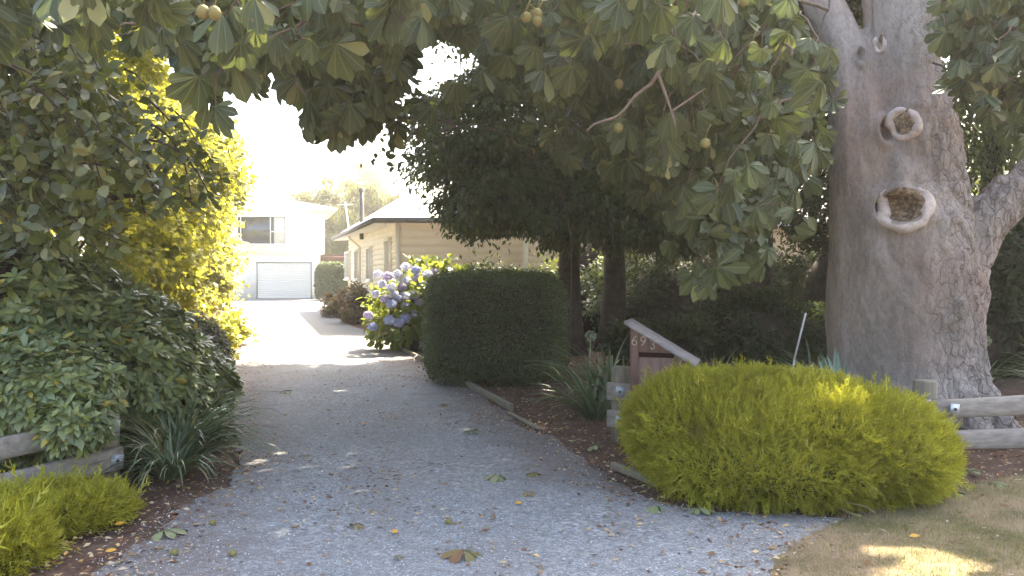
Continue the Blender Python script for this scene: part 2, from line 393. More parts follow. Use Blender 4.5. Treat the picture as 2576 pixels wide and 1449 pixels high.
# ------------------------------------------------------------------ ground
def jag(pts, amp, rng, step=.12, closed=True):
    """outline with an uneven natural edge"""
    out = []; n = len(pts)
    for i in range(n):
        a = np.array(pts[i][:2], float); b = np.array(pts[(i+1) % n][:2], float); L = np.linalg.norm(b-a); k = max(1, min(400, int(L/step)))
        for j in range(k):
            p = a+(b-a)*j/k
            q = np.array([p[0]*1.7, p[1]*1.7, 3.1]); e = (fbm(q*1.5)-.45)*2*amp; e2 = (fbm(q*1.5+40)-.45)*2*amp
            out.append((p[0]+e+rng.normal(0, amp*.12), p[1]+e2+rng.normal(0, amp*.12)))
    return out
def sheet(name, poly, z, mat, kind='structure', label=None):
    import bmesh
    bm = bmesh.new(); vs_ = [bm.verts.new((p[0], p[1], z)) for p in poly]; f = bm.faces.new(vs_); bmesh.ops.triangulate(bm, faces=[f])
    me = bpy.data.meshes.new(name); bm.to_mesh(me); bm.free(); me.materials.append(mat)
    if me.polygons and me.polygons[0].normal.z < 0: me.flip_normals()
    o = bpy.data.objects.new(name, me); COL.objects.link(o); return tag(o, kind=kind, label=label)
# soil
m = M('soil'); n1 = m.noise(3, 4); n2 = m.noise(45, 4, .7)
c = m.ramp(n1, [(.3, (.085, .055, .042)), (.55, (.13, .085, .062)), (.75, (.16, .125, .1))])
c = m.mix(m.ramp(n2, [(.4, (0, 0, 0)), (.7, (.6, .6, .6))]), c, (.2, .14, .1)); m.base(c); m.set(.95, .1); m.bump(n2, .8, .03); MAT['soil'] = m.m
# gravel: compacted fine grey stone
m = M('gravel'); v1 = m.voro(95, out='Color'); d1 = m.voro(95, out='Distance'); v2 = m.voro(42, out='Color'); d2 = m.voro(42)
sp = m.n('SeparateColor'); m.l(v1, sp.inputs[0]); sp2 = m.n('SeparateColor'); m.l(v2, sp2.inputs[0])
st1 = m.ramp(sp.outputs[0], [(0, (.125, .132, .136)), (.5, (.21, .22, .226)), (.9, (.28, .29, .295)), (1, (.5, .51, .51))])
st2 = m.ramp(sp2.outputs[0], [(0, (.15, .153, .154)), (.6, (.25, .254, .256)), (1, (.45, .45, .44))])
coarse = m.noise(.55, 3)
c = m.mix(m.ramp(coarse, [(.42, (0, 0, 0)), (.6, (.8, .8, .8))]), st1, st2)
dirt = m.noise(1.0, 5, .65, st=(1.3, .4, 1)); c = m.mix(m.ramp(dirt, [(.42, (0, 0, 0)), (.72, (.6, .6, .6))]), c, (.165, .14, .125))
sx_ = m.n('SeparateXYZ'); m.l(m.tc.outputs['Object'], sx_.inputs[0])
d1_ = m.math('ADD', m.math('ADD', sx_.outputs[0], .94), m.math('MULTIPLY', sx_.outputs[1], .285)); d2_ = m.math('SUBTRACT', m.math('SUBTRACT', 2.57, m.math('MULTIPLY', sx_.outputs[1], .287)), sx_.outputs[0])
d2_ = m.math('ADD', d2_, m.math('MULTIPLY', m.math('MAXIMUM', m.math('SUBTRACT', 6.3, sx_.outputs[1]), 0.0), 1.2))
en_ = m.math('MULTIPLY', m.math('SUBTRACT', m.noise(3.2, 5, .7), .42), 1.5)
ed_ = m.ramp(m.math('SUBTRACT', m.math('MINIMUM', m.math('MULTIPLY', d1_, .75), d2_), en_), [(0, (1, 1, 1)), (.25, (.75, .75, .75)), (.75, (0, 0, 0))])
c = m.mix(m.math('MULTIPLY', ed_, .62), c, (.125, .095, .08))
fine = m.noise(9, 4); c = m.mix(m.ramp(fine, [(.5, (0, 0, 0)), (.75, (.35, .35, .35))]), c, (.14, .115, .1))
m.base(c); m.set(.9, .2); m.bump(m.math('ADD', m.math('MULTIPLY', d1, -1.0), m.math('MULTIPLY', d2, -.8)), .55, .012); MAT['gravel'] = m.m
m = M('pale_drive'); n2 = m.noise(60, 3); c = m.ramp(n2, [(.3, (.12, .12, .12)), (.7, (.19, .19, .19))])
c = m.mix(m.ramp(m.noise(.5, 4), [(.4, (0, 0, 0)), (.7, (.5, .5, .5))]), c, (.15, .145, .14)); m.base(c); m.set(.9, .2); m.bump(n2, .3, .01); MAT['pale'] = m.m
m = M('dry_turf'); n1 = m.noise(2.2, 4); n2 = m.noise(70, 3)
c = m.ramp(n1, [(.36, (.10, .09, .045)), (.46, (.2, .15, .09)), (.6, (.3, .22, .14))]); c = m.mix(m.math('MULTIPLY', n2, .5), c, (.12, .1, .06))
m.base(c); m.set(.95, .1); m.bump(n2, .8, .02); MAT['turf'] = m.m
m = M('field'); n1 = m.noise(.25, 4); m.base(m.ramp(n1, [(.3, (.14, .15, .05)), (.7, (.24, .21, .1))])); m.set(.95, .1); MAT['field'] = m.m
rg = np.random.default_rng(3)
NB = 60
# soil bed near the entrance as the base sheet, meadow beyond: one ground sheet to the horizon
g_ = MB(); xs = np.concatenate([[-330, -120, -60], np.linspace(-14, 14, NB), [60, 120, 330]]); ys = np.concatenate([[-200, -30], np.linspace(1, 24, NB), [45, 120, 250, 430]])
XX, YY = np.meshgrid(xs, ys, indexing='ij'); near = (abs(XX) < 14.1) & (YY > .5) & (YY < 24.1)
ZZ = np.where(near, (fbm(np.stack([XX*2, YY*2, XX*0], -1))-.5)*.03-.012, -.012)
V = np.stack([XX, YY, np.minimum(ZZ, -.001)], -1).reshape(-1, 3); ny = len(ys)
g_.add(V, [(i*ny+j, (i+1)*ny+j, (i+1)*ny+j+1, i*ny+j+1) for i in range(len(xs)-1) for j in range(ny-1)])
m = M('ground_soil_and_grass')
n1 = m.noise(3, 4); n2 = m.noise(45, 4, .7)
c = m.ramp(n1, [(.3, (.075, .045, .035)), (.55, (.12, .075, .055)), (.75, (.15, .115, .09))])
c = m.mix(m.ramp(n2, [(.4, (0, 0, 0)), (.7, (.6, .6, .6))]), c, (.17, .11, .08))
sp = m.n('SeparateXYZ'); m.l(m.tc.outputs['Object'], sp.inputs[0])
far = m.math('GREATER_THAN', sp.outputs[1], 40.0); fx = m.math('GREATER_THAN', m.math('ABSOLUTE', sp.outputs[0]), 13.0)
c = m.mix(m.math('MAXIMUM', far, fx), c, m.ramp(m.noise(.25, 4), [(.3, (.1, .11, .04)), (.7, (.18, .16, .08))]))
m.base(c); m.set(.95, .1); m.bump(n2, .8, .03)
g_.build('ground', m.m, kind='structure')
def g2(px, py): return G(px, py)[:2]
left = [g2(200, 1470), g2(330, 1400), g2(440, 1300), g2(560, 1225), g2(610, 1150), g2(590, 1050), g2(575, 985), g2(560, 945), (-5.6, 17), (-7.2, 22), (-9.2, 28), (-11.5, 34), (-13, 36)]
right = [g2(1990, 1470), g2(2000, 1400), g2(2080, 1345), g2(2140, 1305), g2(2000, 1292), g2(1820, 1286), g2(1640, 1268), g2(1540, 1205), g2(1430, 1130), g2(1335, 1085), g2(1180, 975), g2(985, 868), (-3.2, 20.5), (-4.6, 24), (-6.2, 29), (-7.6, 34), (-7.6, 36)]
near_l = [p for p in left if p[1] < 21]; near_r = [p for p in right if p[1] < 21]
poly = [(-2.6, 1.5), (-2.2, 3.0)]+near_l+[(-6.9, 21)]+[(-3.3, 21)]+near_r[::-1]+[(1.35, 3.0), (1.6, 1.5)]
sheet('driveway', jag(poly, .15, rg, .07), .008, MAT['gravel'], label='grey gravel driveway running from the road edge to the garage')
sheet('drive_court', [(-6.9, 21.02)]+[tuple(p) for p in left if p[1] > 21.5]+[(-14.5, 36), (-19, 49.5), (-6, 52), (-5.5, 38), (-7.4, 34)]+[tuple(p) for p in right[::-1] if 21.5 < p[1] < 33]+[(-3.3, 21.02)], .006, MAT['pale'])
lawnp = [g2(1930, 1470), g2(1960, 1400), g2(2050, 1340), g2(2170, 1295), g2(2330, 1255), g2(2480, 1215), g2(2600, 1195), (5.5, 6.6), (8, 6.8), (8, 2), (1.7, 2)]
sheet('lawn', jag(lawnp, .06, rg, .06), .012, MAT['turf'], label='patchy dry lawn verge beside the driveway')
# loose stones
def inside(px, py, poly):
    x = np.asarray(px); y = np.asarray(py); k = np.zeros(x.shape, bool); n = len(poly)
    for i in range(n):
        x1, y1 = poly[i][:2]; x2, y2 = poly[(i+1) % n][:2]
        cond = ((y1 > y) != (y2 > y)) & (x < (x2-x1)*(y-y1)/((y2-y1) if y2 != y1 else 1e-9)+x1); k ^= cond
    return k
N = 46000; u = rg.uniform(size=N); yy = 3.3+8*u**2.0; xx = rg.uniform(-4, 2.2, N); lx = np.interp(yy, [p[1] for p in near_l], [p[0] for p in near_l]); rx_ = np.interp(yy, [p[1] for p in near_r], [p[0] for p in near_r])
ed = np.maximum(lx-xx, xx-rx_); k = (ed < 0) | (rg.uniform(size=N) < .8*np.exp(-np.maximum(ed, 0)/.16))
cl = fbm(np.stack([xx*1.1, yy*1.1, xx*0+5], -1), 3); k &= (rg.uniform(size=N) < np.clip((cl-.32)*4, .08, 1)) | (ed > -.3); xx, yy = xx[k], yy[k]; N = len(xx)
ts = np.array([(.5, 0, 0), (0, .5, 0), (-.5, 0, 0), (0, -.5, 0), (.05, .05, .42), (0, 0, -.3)]); tf = [(0, 1, 4), (1, 2, 4), (2, 3, 4), (3, 0, 4)]
mb = MB(); a = rg.uniform(0, 6.3, N); s = rg.uniform(.006, .017, N)*np.where(rg.uniform(size=N) < .05, 1.5, 1)
mb.inst((ts, tf, ts[:, :2].copy()), np.stack([xx, yy, np.full(N, .009)], -1), np.stack([np.cos(a), np.sin(a), rg.normal(0, .2, N)], -1), np.stack([rg.normal(0, .25, N), rg.normal(0, .25, N), np.ones(N)], -1), s, s*rg.uniform(.6, 1, N), s*rg.uniform(.6, 1.1, N))
m = M('loose_stone'); gi = m.n('NewGeometry'); m.base(m.ramp(gi.outputs['Random Per Island'], [(0, (.15, .147, .143)), (.6, (.275, .268, .26)), (.93, (.38, .37, .355)), (1, (.62, .6, .57))])); m.set(.85, .25)
mb.build('loose_gravel', m.m, kind='stuff', label='loose grey stone chips scattered over the driveway')
# grass blades
N = 120000; xx = rg.uniform(1.5, 5.6, N); yy = rg.uniform(3.6, 6.9, N); k = inside(xx, yy, lawnp)
k &= (yy > 3.5+.1*xx); xx, yy = xx[k], yy[k]; N = len(xx)
edge_j = rg.normal(0, .05, (2, N)); gn = fbm(np.stack([xx*1.7, yy*1.7, xx*0+9], -1), 3)
tb = (np.array([(0, .5, 0), (0, -.5, 0), (.6, .3, .06), (.6, -.3, .06), (1, 0, .2)]), [(0, 2, 3, 1), (2, 4, 3)], np.zeros((5, 2)))
def blades(sel, name, cols, label):
    n = int(sel.sum()); a = rg.uniform(0, 6.3, n); q = rg.uniform(.2, 1.5, n); d = np.stack([np.cos(a), np.sin(a), q], -1); L = rg.uniform(.015, .04, n)
    mb = MB(); mb.inst(tb, np.stack([xx[sel]+edge_j[0][sel], yy[sel]+edge_j[1][sel], np.full(n, .01)], -1), d, np.stack([-np.cos(a)*q, -np.sin(a)*q, np.ones(n)], -1), L, rg.uniform(.0018, .0032, n), L)
    mb.build(name, leafmat(name+'_blade', cols, (.4, .4, .08), .3, .6, .25, 3), kind='stuff', label=label)
gs = gn+rg.normal(0, .03, N) > .50
blades(gs, 'green_grass', [(0, (.09, .105, .035)), (.7, (.15, .16, .055)), (1, (.32, .28, .14))], 'short green grass in patches on the verge')
blades(~gs, 'dry_grass', [(0, (.24, .17, .10)), (.7, (.4, .3, .18)), (1, (.55, .44, .3))], 'short straw coloured dry grass on the verge')
# litter
mb = MB(); N = 42000; u = rg.uniform(size=N); yy = 3.2+12*u**1.6; xx = rg.uniform(-5.5, 6.5, N)
onr = inside(xx, yy, poly); lw = inside(xx, yy, lawnp)
dl = np.array([min(np.interp(y, [p[1] for p in near_l], [p[0] for p in near_l]) - x if False else 9, 9) for x, y in zip(xx[:1], yy[:1])])
lx = np.interp(yy, [p[1] for p in near_l], [p[0] for p in near_l]); rx_ = np.interp(yy, [p[1] for p in near_r], [p[0] for p in near_r])
edge = np.minimum(np.abs(xx-lx), np.abs(xx-rx_)); cl_ = fbm(np.stack([xx*.9, yy*.9, xx*0+3], -1), 4); pr = np.where(onr, np.clip((cl_-.38)*1.7, .05, .5)+.85*np.exp(-(edge/.3)**2), np.where(lw, .10, .95))
k = rg.uniform(size=N) < pr; xx, yy = xx[k], yy[k]; N = len(xx); a = rg.uniform(0, 6.3, N)
mb.inst(T_SMALL, np.stack([xx, yy, rg.uniform(.012, .022, N)], -1), np.stack([np.cos(a), np.sin(a), rg.normal(0, .15, N)], -1), np.stack([rg.normal(0, .3, N), rg.normal(0, .3, N), np.ones(N)], -1), rg.uniform(.014, .065, N), rg.uniform(.014, .07, N), rg.uniform(.01, .09, N))
mb.build('leaf_litter', MAT['litter'], kind='stuff', label='brown and yellow leaf crumbs scattered over drive and beds')
# ------------------------------------------------------------------ building materials
def wood(name, col, var=.35, grain=(3, 3, 40), rough=.85):
    m = M(name); n = m.noise(1.0, 5, .6, st=grain); n2 = m.noise(4, 4)
    c = m.ramp(n, [(.3, tuple(x*(1-var) for x in col)), (.7, col)]); c = m.mix(m.ramp(n2, [(.45, (0, 0, 0)), (.75, (.5, .5, .5))]), c, tuple(x*.55 for x in col))
    m.base(c); m.set(rough, .2); m.bump(n, .4, .006); return m.m
MAT['rail'] = wood('weathered_rail_wood', (.34, .29, .24), .5, grain=(2.5, 26, 26))
MAT['postw'] = wood('weathered_post_wood', (.25, .215, .16), .5, grain=(25, 25, 2.5))
MAT['board'] = wood('edging_board_wood', (.24, .21, .15), grain=(6, 6, 20))
MAT['mailroof'] = wood('grey_cedar', (.36, .32, .30), .45, grain=(4, 26, 26))
MAT['mailbody'] = wood('faded_red_paint', (.27, .165, .135), .3, grain=(30, 30, 3))
MAT['slot'] = plain('dark_slot', (.03, .012, .01), .9, .1, bump=0)
MAT['white'] = plain('white_paint', (.8, .79, .76), .5, .4, var=.06, scale=1.5, bump=.03)
MAT['garagewall'] = plain('white_rendered_wall', (.88, .87, .85), .7, .3, var=.06, scale=.8, bump=.05)
MAT['cream'] = plain('cream_weatherboard_paint', (.84, .76, .63), .55, .35, var=.07, scale=1.2, bump=.04)
MAT['creamtrim'] = plain('cream_trim_paint', (.82, .77, .68), .5, .4, var=.05, scale=2, bump=.02)
MAT['gutter'] = plain('dark_gutter_metal', (.07, .06, .06), .45, .5, var=.2, bump=0)
MAT['roof'] = plain('pale_roof_iron', (.62, .62, .62), .5, .5, var=.08, scale=.7, bump=.03)
MAT['glass'] = plain('dark_window_glass', (.03, .035, .04), .06, .8, var=.3, scale=.8, bump=0)
MAT['curtain'] = plain('pale_curtain', (.6, .58, .53), .9, .1, var=.15, scale=5)
MAT['plate'] = plain('galvanised_plate', (.5, .53, .57), .4, .5, .5, var=.2, scale=30)
MAT['brown'] = plain('brown_painted_beam', (.16, .08, .06), .7, .3)
MAT['stone'] = plain('pale_stone', (.38, .37, .36), .9, .2, var=.3, scale=12, bump=.6)
def rotz(a): c, s = math.cos(a), math.sin(a); return np.array([[c, -s, 0], [s, c, 0], [0, 0, 1.0]])
def boards(mb, A, B, z0, z1, step, out, holes=()):
    """lapped weatherboards on wall A-B (2D), out = outward normal"""
    A = np.array(A, float); B = np.array(B, float); o = np.array(out, float); z = z0; n = int(round((z1-z0)/step)); d = (B-A)/np.linalg.norm(B-A)
    for i in range(n):
        a0, a1 = z0+i*step, z0+(i+1)*step+.012
        p = lambda Q, off, zz: (Q[0]+o[0]*off, Q[1]+o[1]*off, zz)
        V = [p(A, .045, a0), p(B, .045, a0), p(B, .006, a1), p(A, .006, a1), p(A, 0, a0), p(B, 0, a0)]
        mb.add(V, [(0, 1, 2, 3), (4, 5, 1, 0)])
def win(parent, A, B, z0, z1, out, glass='glass', bars=((.5,), ()), fw=.07, curtain=False):
    """window between 2D points A and B on a wall: frame part with pane and bars"""
    A = np.array(A, float); B = np.array(B, float); o = np.array(out, float); d = B-A; L = np.linalg.norm(d); d /= L; ang = math.atan2(d[1], d[0]); Rm = rotz(ang)
    C_ = lambda t, off, z: np.array([A[0]+d[0]*t+o[0]*off, A[1]+d[1]*t+o[1]*off, z])
    fr = MB(); H = z1-z0
    for t in (fw/2, L-fw/2): fr.box(C_(t, .045, (z0+z1)/2), (fw, .09, H), Rm)
    for z in (z0+fw/2, z1-fw/2): fr.box(C_(L/2, .045, z), (L-2*fw, .088, fw), Rm)
    for t in bars[0]: fr.box(C_(L*t, .045, (z0+z1)/2), (.05, .075, H-2*fw), Rm)
    for (ta, tb, z) in bars[1]: fr.box(C_(L*(ta+tb)/2, .045, z0+H*z), (L*(tb-ta)-.05, .065, .045), Rm)
    f = fr.build('window', MAT['creamtrim'], parent)
    s = MB(); s.box(C_(L/2, .07, z0-.03), (L+.1, .14, .05), Rm); s.build('sill', MAT['creamtrim'], f)
    g = MB(); g.box(C_(L/2, .03, (z0+z1)/2), (L-2*fw, .012, H-2*fw), Rm); g.build('pane', MAT[glass], f)
    if curtain: g = MB(); g.box(C_(L*.86, .037, (z0+z1)/2), (L*.24-.05, .004, H-2*fw-.02), Rm); g.build('curtain', MAT['curtain'], f)
    return f
# ------------------------------------------------------------------ house
h = thing('weatherboard_house', (-1, 26, 0), 'cream weatherboard house with dark gutter and pale roof beyond the blue hydrangea', 'house')
WC = np.array([-3.21, 23.3]); WE = np.array([.36, 23.55]); sd = unit(np.array([-.307, 1.0])); WF = WC+sd*13.2; nF = np.array([.07, -1.0]); nF = nF/np.linalg.norm(nF); nS = np.array([-sd[1], sd[0]])
WR = WE+sd*3.0*np.array([-.2, 1]); WR = np.array([.36, 26.4]); WT = np.array([10.5, 26.9])
back = np.array([10.2, 36.0])
mb = MB(); mb.prism([tuple(WF), tuple(WC), tuple(WE), tuple(WR), tuple(WT), tuple(back)], 0, 3.02); inner = mb.build('wall_core', MAT['cream'], h)
mb = MB(); boards(mb, WC, WE, .3, 3.02, .227, nF); mb.build('front_wall', MAT['cream'], h)
mb = MB(); boards(mb, WF, WC, .3, 3.02, .17, nS); mb.build('side_wall', MAT['cream'], h)
mb = MB(); boards(mb, WR, WT, .3, 3.02, .227, (0.05, -1)); mb.build('wing_wall', MAT['cream'], h)
for q, n_ in ((WC, nF+nS), (WE, nF+np.array([1, 0]))):
    mb = MB(); mb.box((q[0]+n_[0]*.01, q[1]+n_[1]*.01, 1.52), (.13, .13, 3.0), rotz(.1)); mb.build('corner_board', MAT['creamtrim'], h)
def onside(t): return WC+sd*t
def t_at(px):
    k = (px-1288)/F; return (k*WC[1]-WC[0])/(sd[0]-k*sd[1])
for (pa, pb, z0, z1, br) in ((988, 973, 1.55, 2.62, ((.33, .66), ())), (939, 926, 1.3, 2.5, ((.4, .6), ())), (905, 896, 1.3, 2.5, ((.5,), ())), (884, 872, 1.3, 2.5, ((.33, .66), ()))):
    a, b = sorted([t_at(pa), t_at(pb)]); win(h, onside(b), onside(a), z0, z1, nS, bars=br)
win(h, WT*.71+WR*.29, WT*.80+WR*.20, 1.25, 2.7, (.05, -1), bars=((.3, .7), ((0, 1, .75),)), glass='curtain')
# roofs
EV = .58; E0 = np.array([-3.78, 22.72]); E2 = np.array([.95, 23.0]); E1 = E0+sd*13.6; ez = 3.1
R0 = np.array([-1.45, 25.6, 5.0]); R1 = np.array([-1.45+sd[0]*8.5, 25.6+sd[1]*8.5, 5.0]); EBk = E2+np.array([sd[0]*13.6, sd[1]*13.6])
mb = MB(); V = [(*E0, ez), (*E2, ez), (*EBk, ez), (*E1, ez), tuple(R0), tuple(R1)]; V2 = [(x, y, z-.09) for x, y, z in V]
mb.add(V+V2, [(0, 1, 4), (1, 2, 5, 4), (2, 3, 5), (3, 0, 4, 5), (6, 9, 8, 7)]); rf = mb.build('roof', MAT['roof'], h)
mb = MB()
def strip(mb, A, B, z0, z1, th, out):
    A = np.array(A); B = np.array(B); o = np.array(out); P0 = [A, B, B+o*th, A+o*th]; mb.prism([tuple(q) for q in P0], z0, z1)
strip(mb, E0, E2, ez-.13, ez+.012, .06, nF*1.0); mb.build('front_gutter', MAT['gutter'], rf)
mb = MB(); strip(mb, E1, E0, ez-.12, ez+.012, .05, nS); mb.build('side_gutter', MAT['gutter'], rf)
mb = MB(); V = [(*E0, ez-.14), (*E2, ez-.14), (*WE, ez-.10), (*WC, ez-.10), (*WF, ez-.10), (*E1, ez-.14)]; mb.add(V, [(0, 1, 2, 3), (0, 3, 4, 5)]); mb.build('soffit', MAT['creamtrim'], rf)
mb = MB(); V = [(.7, 25.7, 3.1), (11.2, 26.2, 3.1), (11.2, 31, 5.2), (-1.4, 31, 5.2), (11.2, 36.5, 3.1), (-3.5, 36.5, 3.1)]; V2 = [(x, y, z-.1) for x, y, z in V]
mb.add(V+V2, [(0, 1, 2, 3), (3, 2, 4, 5), (6, 9, 8, 7), (9, 11, 10, 8), (0, 6, 7, 1)]); mb.build('wing_roof', MAT['roof'], h)
mb = MB(); t = t_at(913); q = onside(t)+nS*.12; e = onside(t)+nS*.5
mb.tube([(e[0], e[1], ez-.1), (e[0], e[1], ez-.22), (q[0], q[1], 2.55), (q[0], q[1], .15)], .05, 8); mb.build('downpipe', MAT['creamtrim'], h)
mb = MB(); q = P(909.5, 560, 29.5); qt = P(909.5, 475, 29.5); mb.tube([(q[0], q[1], q[2]-.6), q, qt], .075, 12); mb.tube([qt-[0, 0, .12], qt+[0, 0, .02]], .095, 12); mb.build('flue', MAT['gutter'], rf)
mb = MB(); q = P(880, 575, 31); qt = P(868, 508, 31); mb.tube([q-[0, 0, .3], qt], .03, 6); mb.tube([qt-[.3, 0, .1], qt+[.3, 0, -.1]], .012, 5); mb.build('aerial', MAT['white'], rf)
mb = MB(); q = P(968, 560, 23.0); mb.tube([q+[0, .2, .14], q+[0, 0, .06]], .025, 8); mb.tube([q+[0, .06, .05], q+[-.02, -.02, -.01], q+[-.03, -.09, -.05]], [.05, .075, .085], 12); mb.build('floodlight', MAT['white'], h)
# ------------------------------------------------------------------ garage building
g = thing('garage_building', (-13, 52, 0), 'white two storey garage with roller door at the end of the driveway', 'garage')
Y0 = 49.6; xl = P(545, 700, Y0)[0]; xr = P(806, 700, Y0)[0]; zt = P(0, 520, Y0)[2]
def gk(x, y): return (x+sd[0]*(y-Y0)*1.0, Y0-.0+(y-Y0))
mb = MB(); mb.prism([gk(xl, Y0), gk(xr, Y0), gk(xr, Y0+8), gk(xl, Y0+8)], 0, 5.45)
mb.build('walls', MAT['garagewall'], g)
mb = MB(); zu = P(0, 640, Y0)[2]; mb.prism([gk(xl, Y0-.25), gk(xr+.25, Y0-.25), gk(xr+.25, Y0+7.9), gk(xl, Y0+7.9)], zu, 5.43); mb.build('upper_storey', MAT['garagewall'], g)
mb = MB(); cx = (xl+xr)/2-.3; a = P(842, 527, Y0-.6)
V = [(xl-.5, Y0-.7, 5.4), (a[0], Y0-.7, 5.4), (cx, Y0-.7, 6.15), (xl-.5, Y0+8.5, 5.4), (a[0], Y0+8.5, 5.4), (cx, Y0+8.5, 6.15)]; V = [(*gk(x, y), z) for x, y, z in V]; V2 = [(x, y, z-.12) for x, y, z in V]
mb.add(V+V2, [(0, 1, 2), (1, 4, 5, 2), (0, 2, 5, 3), (3, 5, 4), (6, 9, 10, 7), (0, 6, 7, 1), (1, 7, 10, 4)]); mb.build('roof', MAT['roof'], g)
dl_, dr_ = P(649, 700, Y0)[0], P(782, 700, Y0)[0]; dt = P(0, 662, Y0)[2]
mb = MB(); n = 16
for i in range(n):
    z0 = .03+(dt-.06)*i/n; z1 = .03+(dt-.06)*(i+1)/n; y = Y0-.02
    mb.add([(dl_, y-.02, z0+.012), (dr_, y-.02, z0+.012), (dr_, y-.045, (z0+z1)/2), (dl_, y-.045, (z0+z1)/2), (dr_, y-.02, z1-.012), (dl_, y-.02, z1-.012)], [(0, 1, 2, 3), (3, 2, 4, 5)])
    mb.add([(dl_, y-.006, z1-.012), (dr_, y-.006, z1-.012), (dr_, y-.006, z1+.012), (dl_, y-.006, z1+.012)], [(0, 1, 2, 3)])
gd = mb.build('garage_door', plain('ribbed_door_metal', (.66, .63, .57), .45, .4, var=.04, bump=0), g)
mb = MB()
for x in (dl_-.04, dr_+.04): mb.box((x, Y0-.03, dt/2), (.07, .1, dt))
mb.box(((dl_+dr_)/2, Y0-.03, dt+.04), (dr_-dl_+.15, .1, .07)); mb.build('door_frame', plain('door_frame_grey', (.3, .28, .26), .6, .3, bump=0), gd)
a, b = P(600, 600, Y0)[0], P(724, 600, Y0)[0]; z0, z1 = P(0, 616, Y0)[2], P(0, 544, Y0)[2]
win(g, (a, Y0-.25), (b, Y0-.25), z0, z1, (0, -1), bars=((.08, .68), ((.68, 1, .45),)), fw=.06, curtain=True)
s = thing('carport', (-10, 53, 0), 'open carport with a brown roof beam between garage and cream house', 'carport')
a = P(800, 650, 52); b = P(872, 652, 52); mb = MB(); mb.box(((a[0]+b[0])/2, 52.0, a[2]), (b[0]-a[0]+.6, .12, .3)); mb.build('beam', MAT['brown'], s)
mb = MB(); mb.box(((a[0]+b[0])/2, 54.2, a[2]+.22), (b[0]-a[0]+.8, 4.4, .08)); mb.build('roof', MAT['brown'], s)
mb = MB(); mb.box((b[0]+.1, 52.2, a[2]/2-.08), (.12, .12, a[2]-.16)); mb.build('post', MAT['brown'], s)
# ------------------------------------------------------------------ fences
def rail(mb, A, B, hh=.16, dd=.05, rng=None, face=None):
    """half-round fence rail from A to B, flat side to the posts"""
    A = np.array(A, float); B = np.array(B, float); d = unit(B-A); s_ = np.cross(d, [0, 0, 1.0]); s_ = unit(s_)
    if face is not None and np.dot(s_, face) < 0: s_ = -s_
    K = 14; prof = [(-.5, 0), (-.5, .7), (-.45, .92), (-.2, 1), (.2, 1), (.45, .92), (.5, .7), (.5, 0)]; V = []
    for i in range(K+1):
        t = i/K; c = A+(B-A)*t; w = 1+.05*math.sin(9*t+A[0]*3); c = c+np.array([0, 0, .006*math.sin(7*t+A[2]*9)])
        for a_, b_ in prof: V.append(c+np.array([0, 0, 1.0])*a_*hh*w+s_*b_*dd)
    n = len(prof); Fc = [(i*n+j, (i+1)*n+j, (i+1)*n+(j+1) % n, i*n+(j+1) % n) for i in range(K) for j in range(n)]+[tuple(range(n)), tuple(K*n+j for j in range(n))[::-1]]
    mb.add(V, Fc)
def rpost(mb, x, y, top, r=.095, rng=None):
    mb.tube([(x, y, -.1), (x, y, top*.5), (x+.004, y, top-.012), (x+.004, y, top)], [r*1.03, r, r*.99, r*.93], 16, jit=.02, rng=rng)
def plate(parent, c, ang, s=.085):
    p = MB(); Rm = rotz(ang); p.box(c, (s, .006, s), Rm@np.array([[math.cos(.12), 0, math.sin(.12)], [0, 1, 0], [-math.sin(.12), 0, math.cos(.12)]]))
    o = p.build('metal_plate', MAT['plate'], parent); q = MB(); n = Rm@np.array([0, -1, 0]); q.tube([np.array(c)+n*.003, np.array(c)+n*.016], .013, 6); q.build('bolt', MAT['gutter'], o)
rg = np.random.default_rng(5)
toC = np.array([0, -1, 0])
fr = thing('rail_fence', (3.45, 6.8, 0), 'low two-rail timber fence running behind the yellow juniper and past the big trunk', 'fence')
pA = np.array([1.04, 7.85]); pB = np.array([3.44, 6.86]); pC = np.array([5.75, 7.4])
for (q, tp) in ((pA, .70), (pB, .70), (pC, .72)): m_ = MB(); rpost(m_, q[0], q[1], tp, rng=rg); m_.build('post', MAT['postw'], fr)
off = np.array([-.04, -.10])
for z in (.485, .215):
    m_ = MB(); rail(m_, (pA[0]-.13, pA[1]-.06, z+.0), (pB[0]+.0, pB[1]-.11, z), face=toC); m_.build('rail', MAT['rail'], fr)
    m_ = MB(); rail(m_, (pB[0]+.01, pB[1]-.10, z), (pC[0]+.1, pC[1]-.1, z-.02), face=toC); m_.build('rail', MAT['rail'], fr)
    plate(fr, (pA[0]-.03, pA[1]-.16, z), -.39); plate(fr, (pB[0]+.17, pB[1]-.155, z-.0), .23)
m_ = MB(); m_.box((4.6, 7.45, .12), (2.6, .03, .09), rotz(.23)); m_.build('low_board', MAT['rail'], fr)
fl = thing('rail_fence', (-2.9, 6.2, 0), 'low mossy timber rail fence half buried in the azalea at the drive entrance', 'fence')
a1 = P(296, 1066, 6.1); b1 = P(0, 1128, 5.6); a2 = P(306, 1152, 6.1); b2 = P(0, 1216, 5.6)
m_ = MB(); rpost(m_, a1[0]-.13, a1[1]+.08, .54, rng=rg); m_.build('post', MAT['postw'], fl)
for a, b in ((a1, b1), (a2, b2)):
    e = b+(b-a)*1.0; m_ = MB(); rail(m_, e, a, face=np.array([.8, -.5, 0])); m_.build('rail', MAT['rail'], fl)
    s_ = unit(np.cross(unit(a-e), [0, 0, 1.0])); s_ = s_ if np.dot(s_, [.8, -.5, 0]) > 0 else -s_
    plate(fl, a+s_*.052+(b-a)*.055, math.atan2(a[1]-e[1], a[0]-e[0]) if a[0] > e[0] else 0)
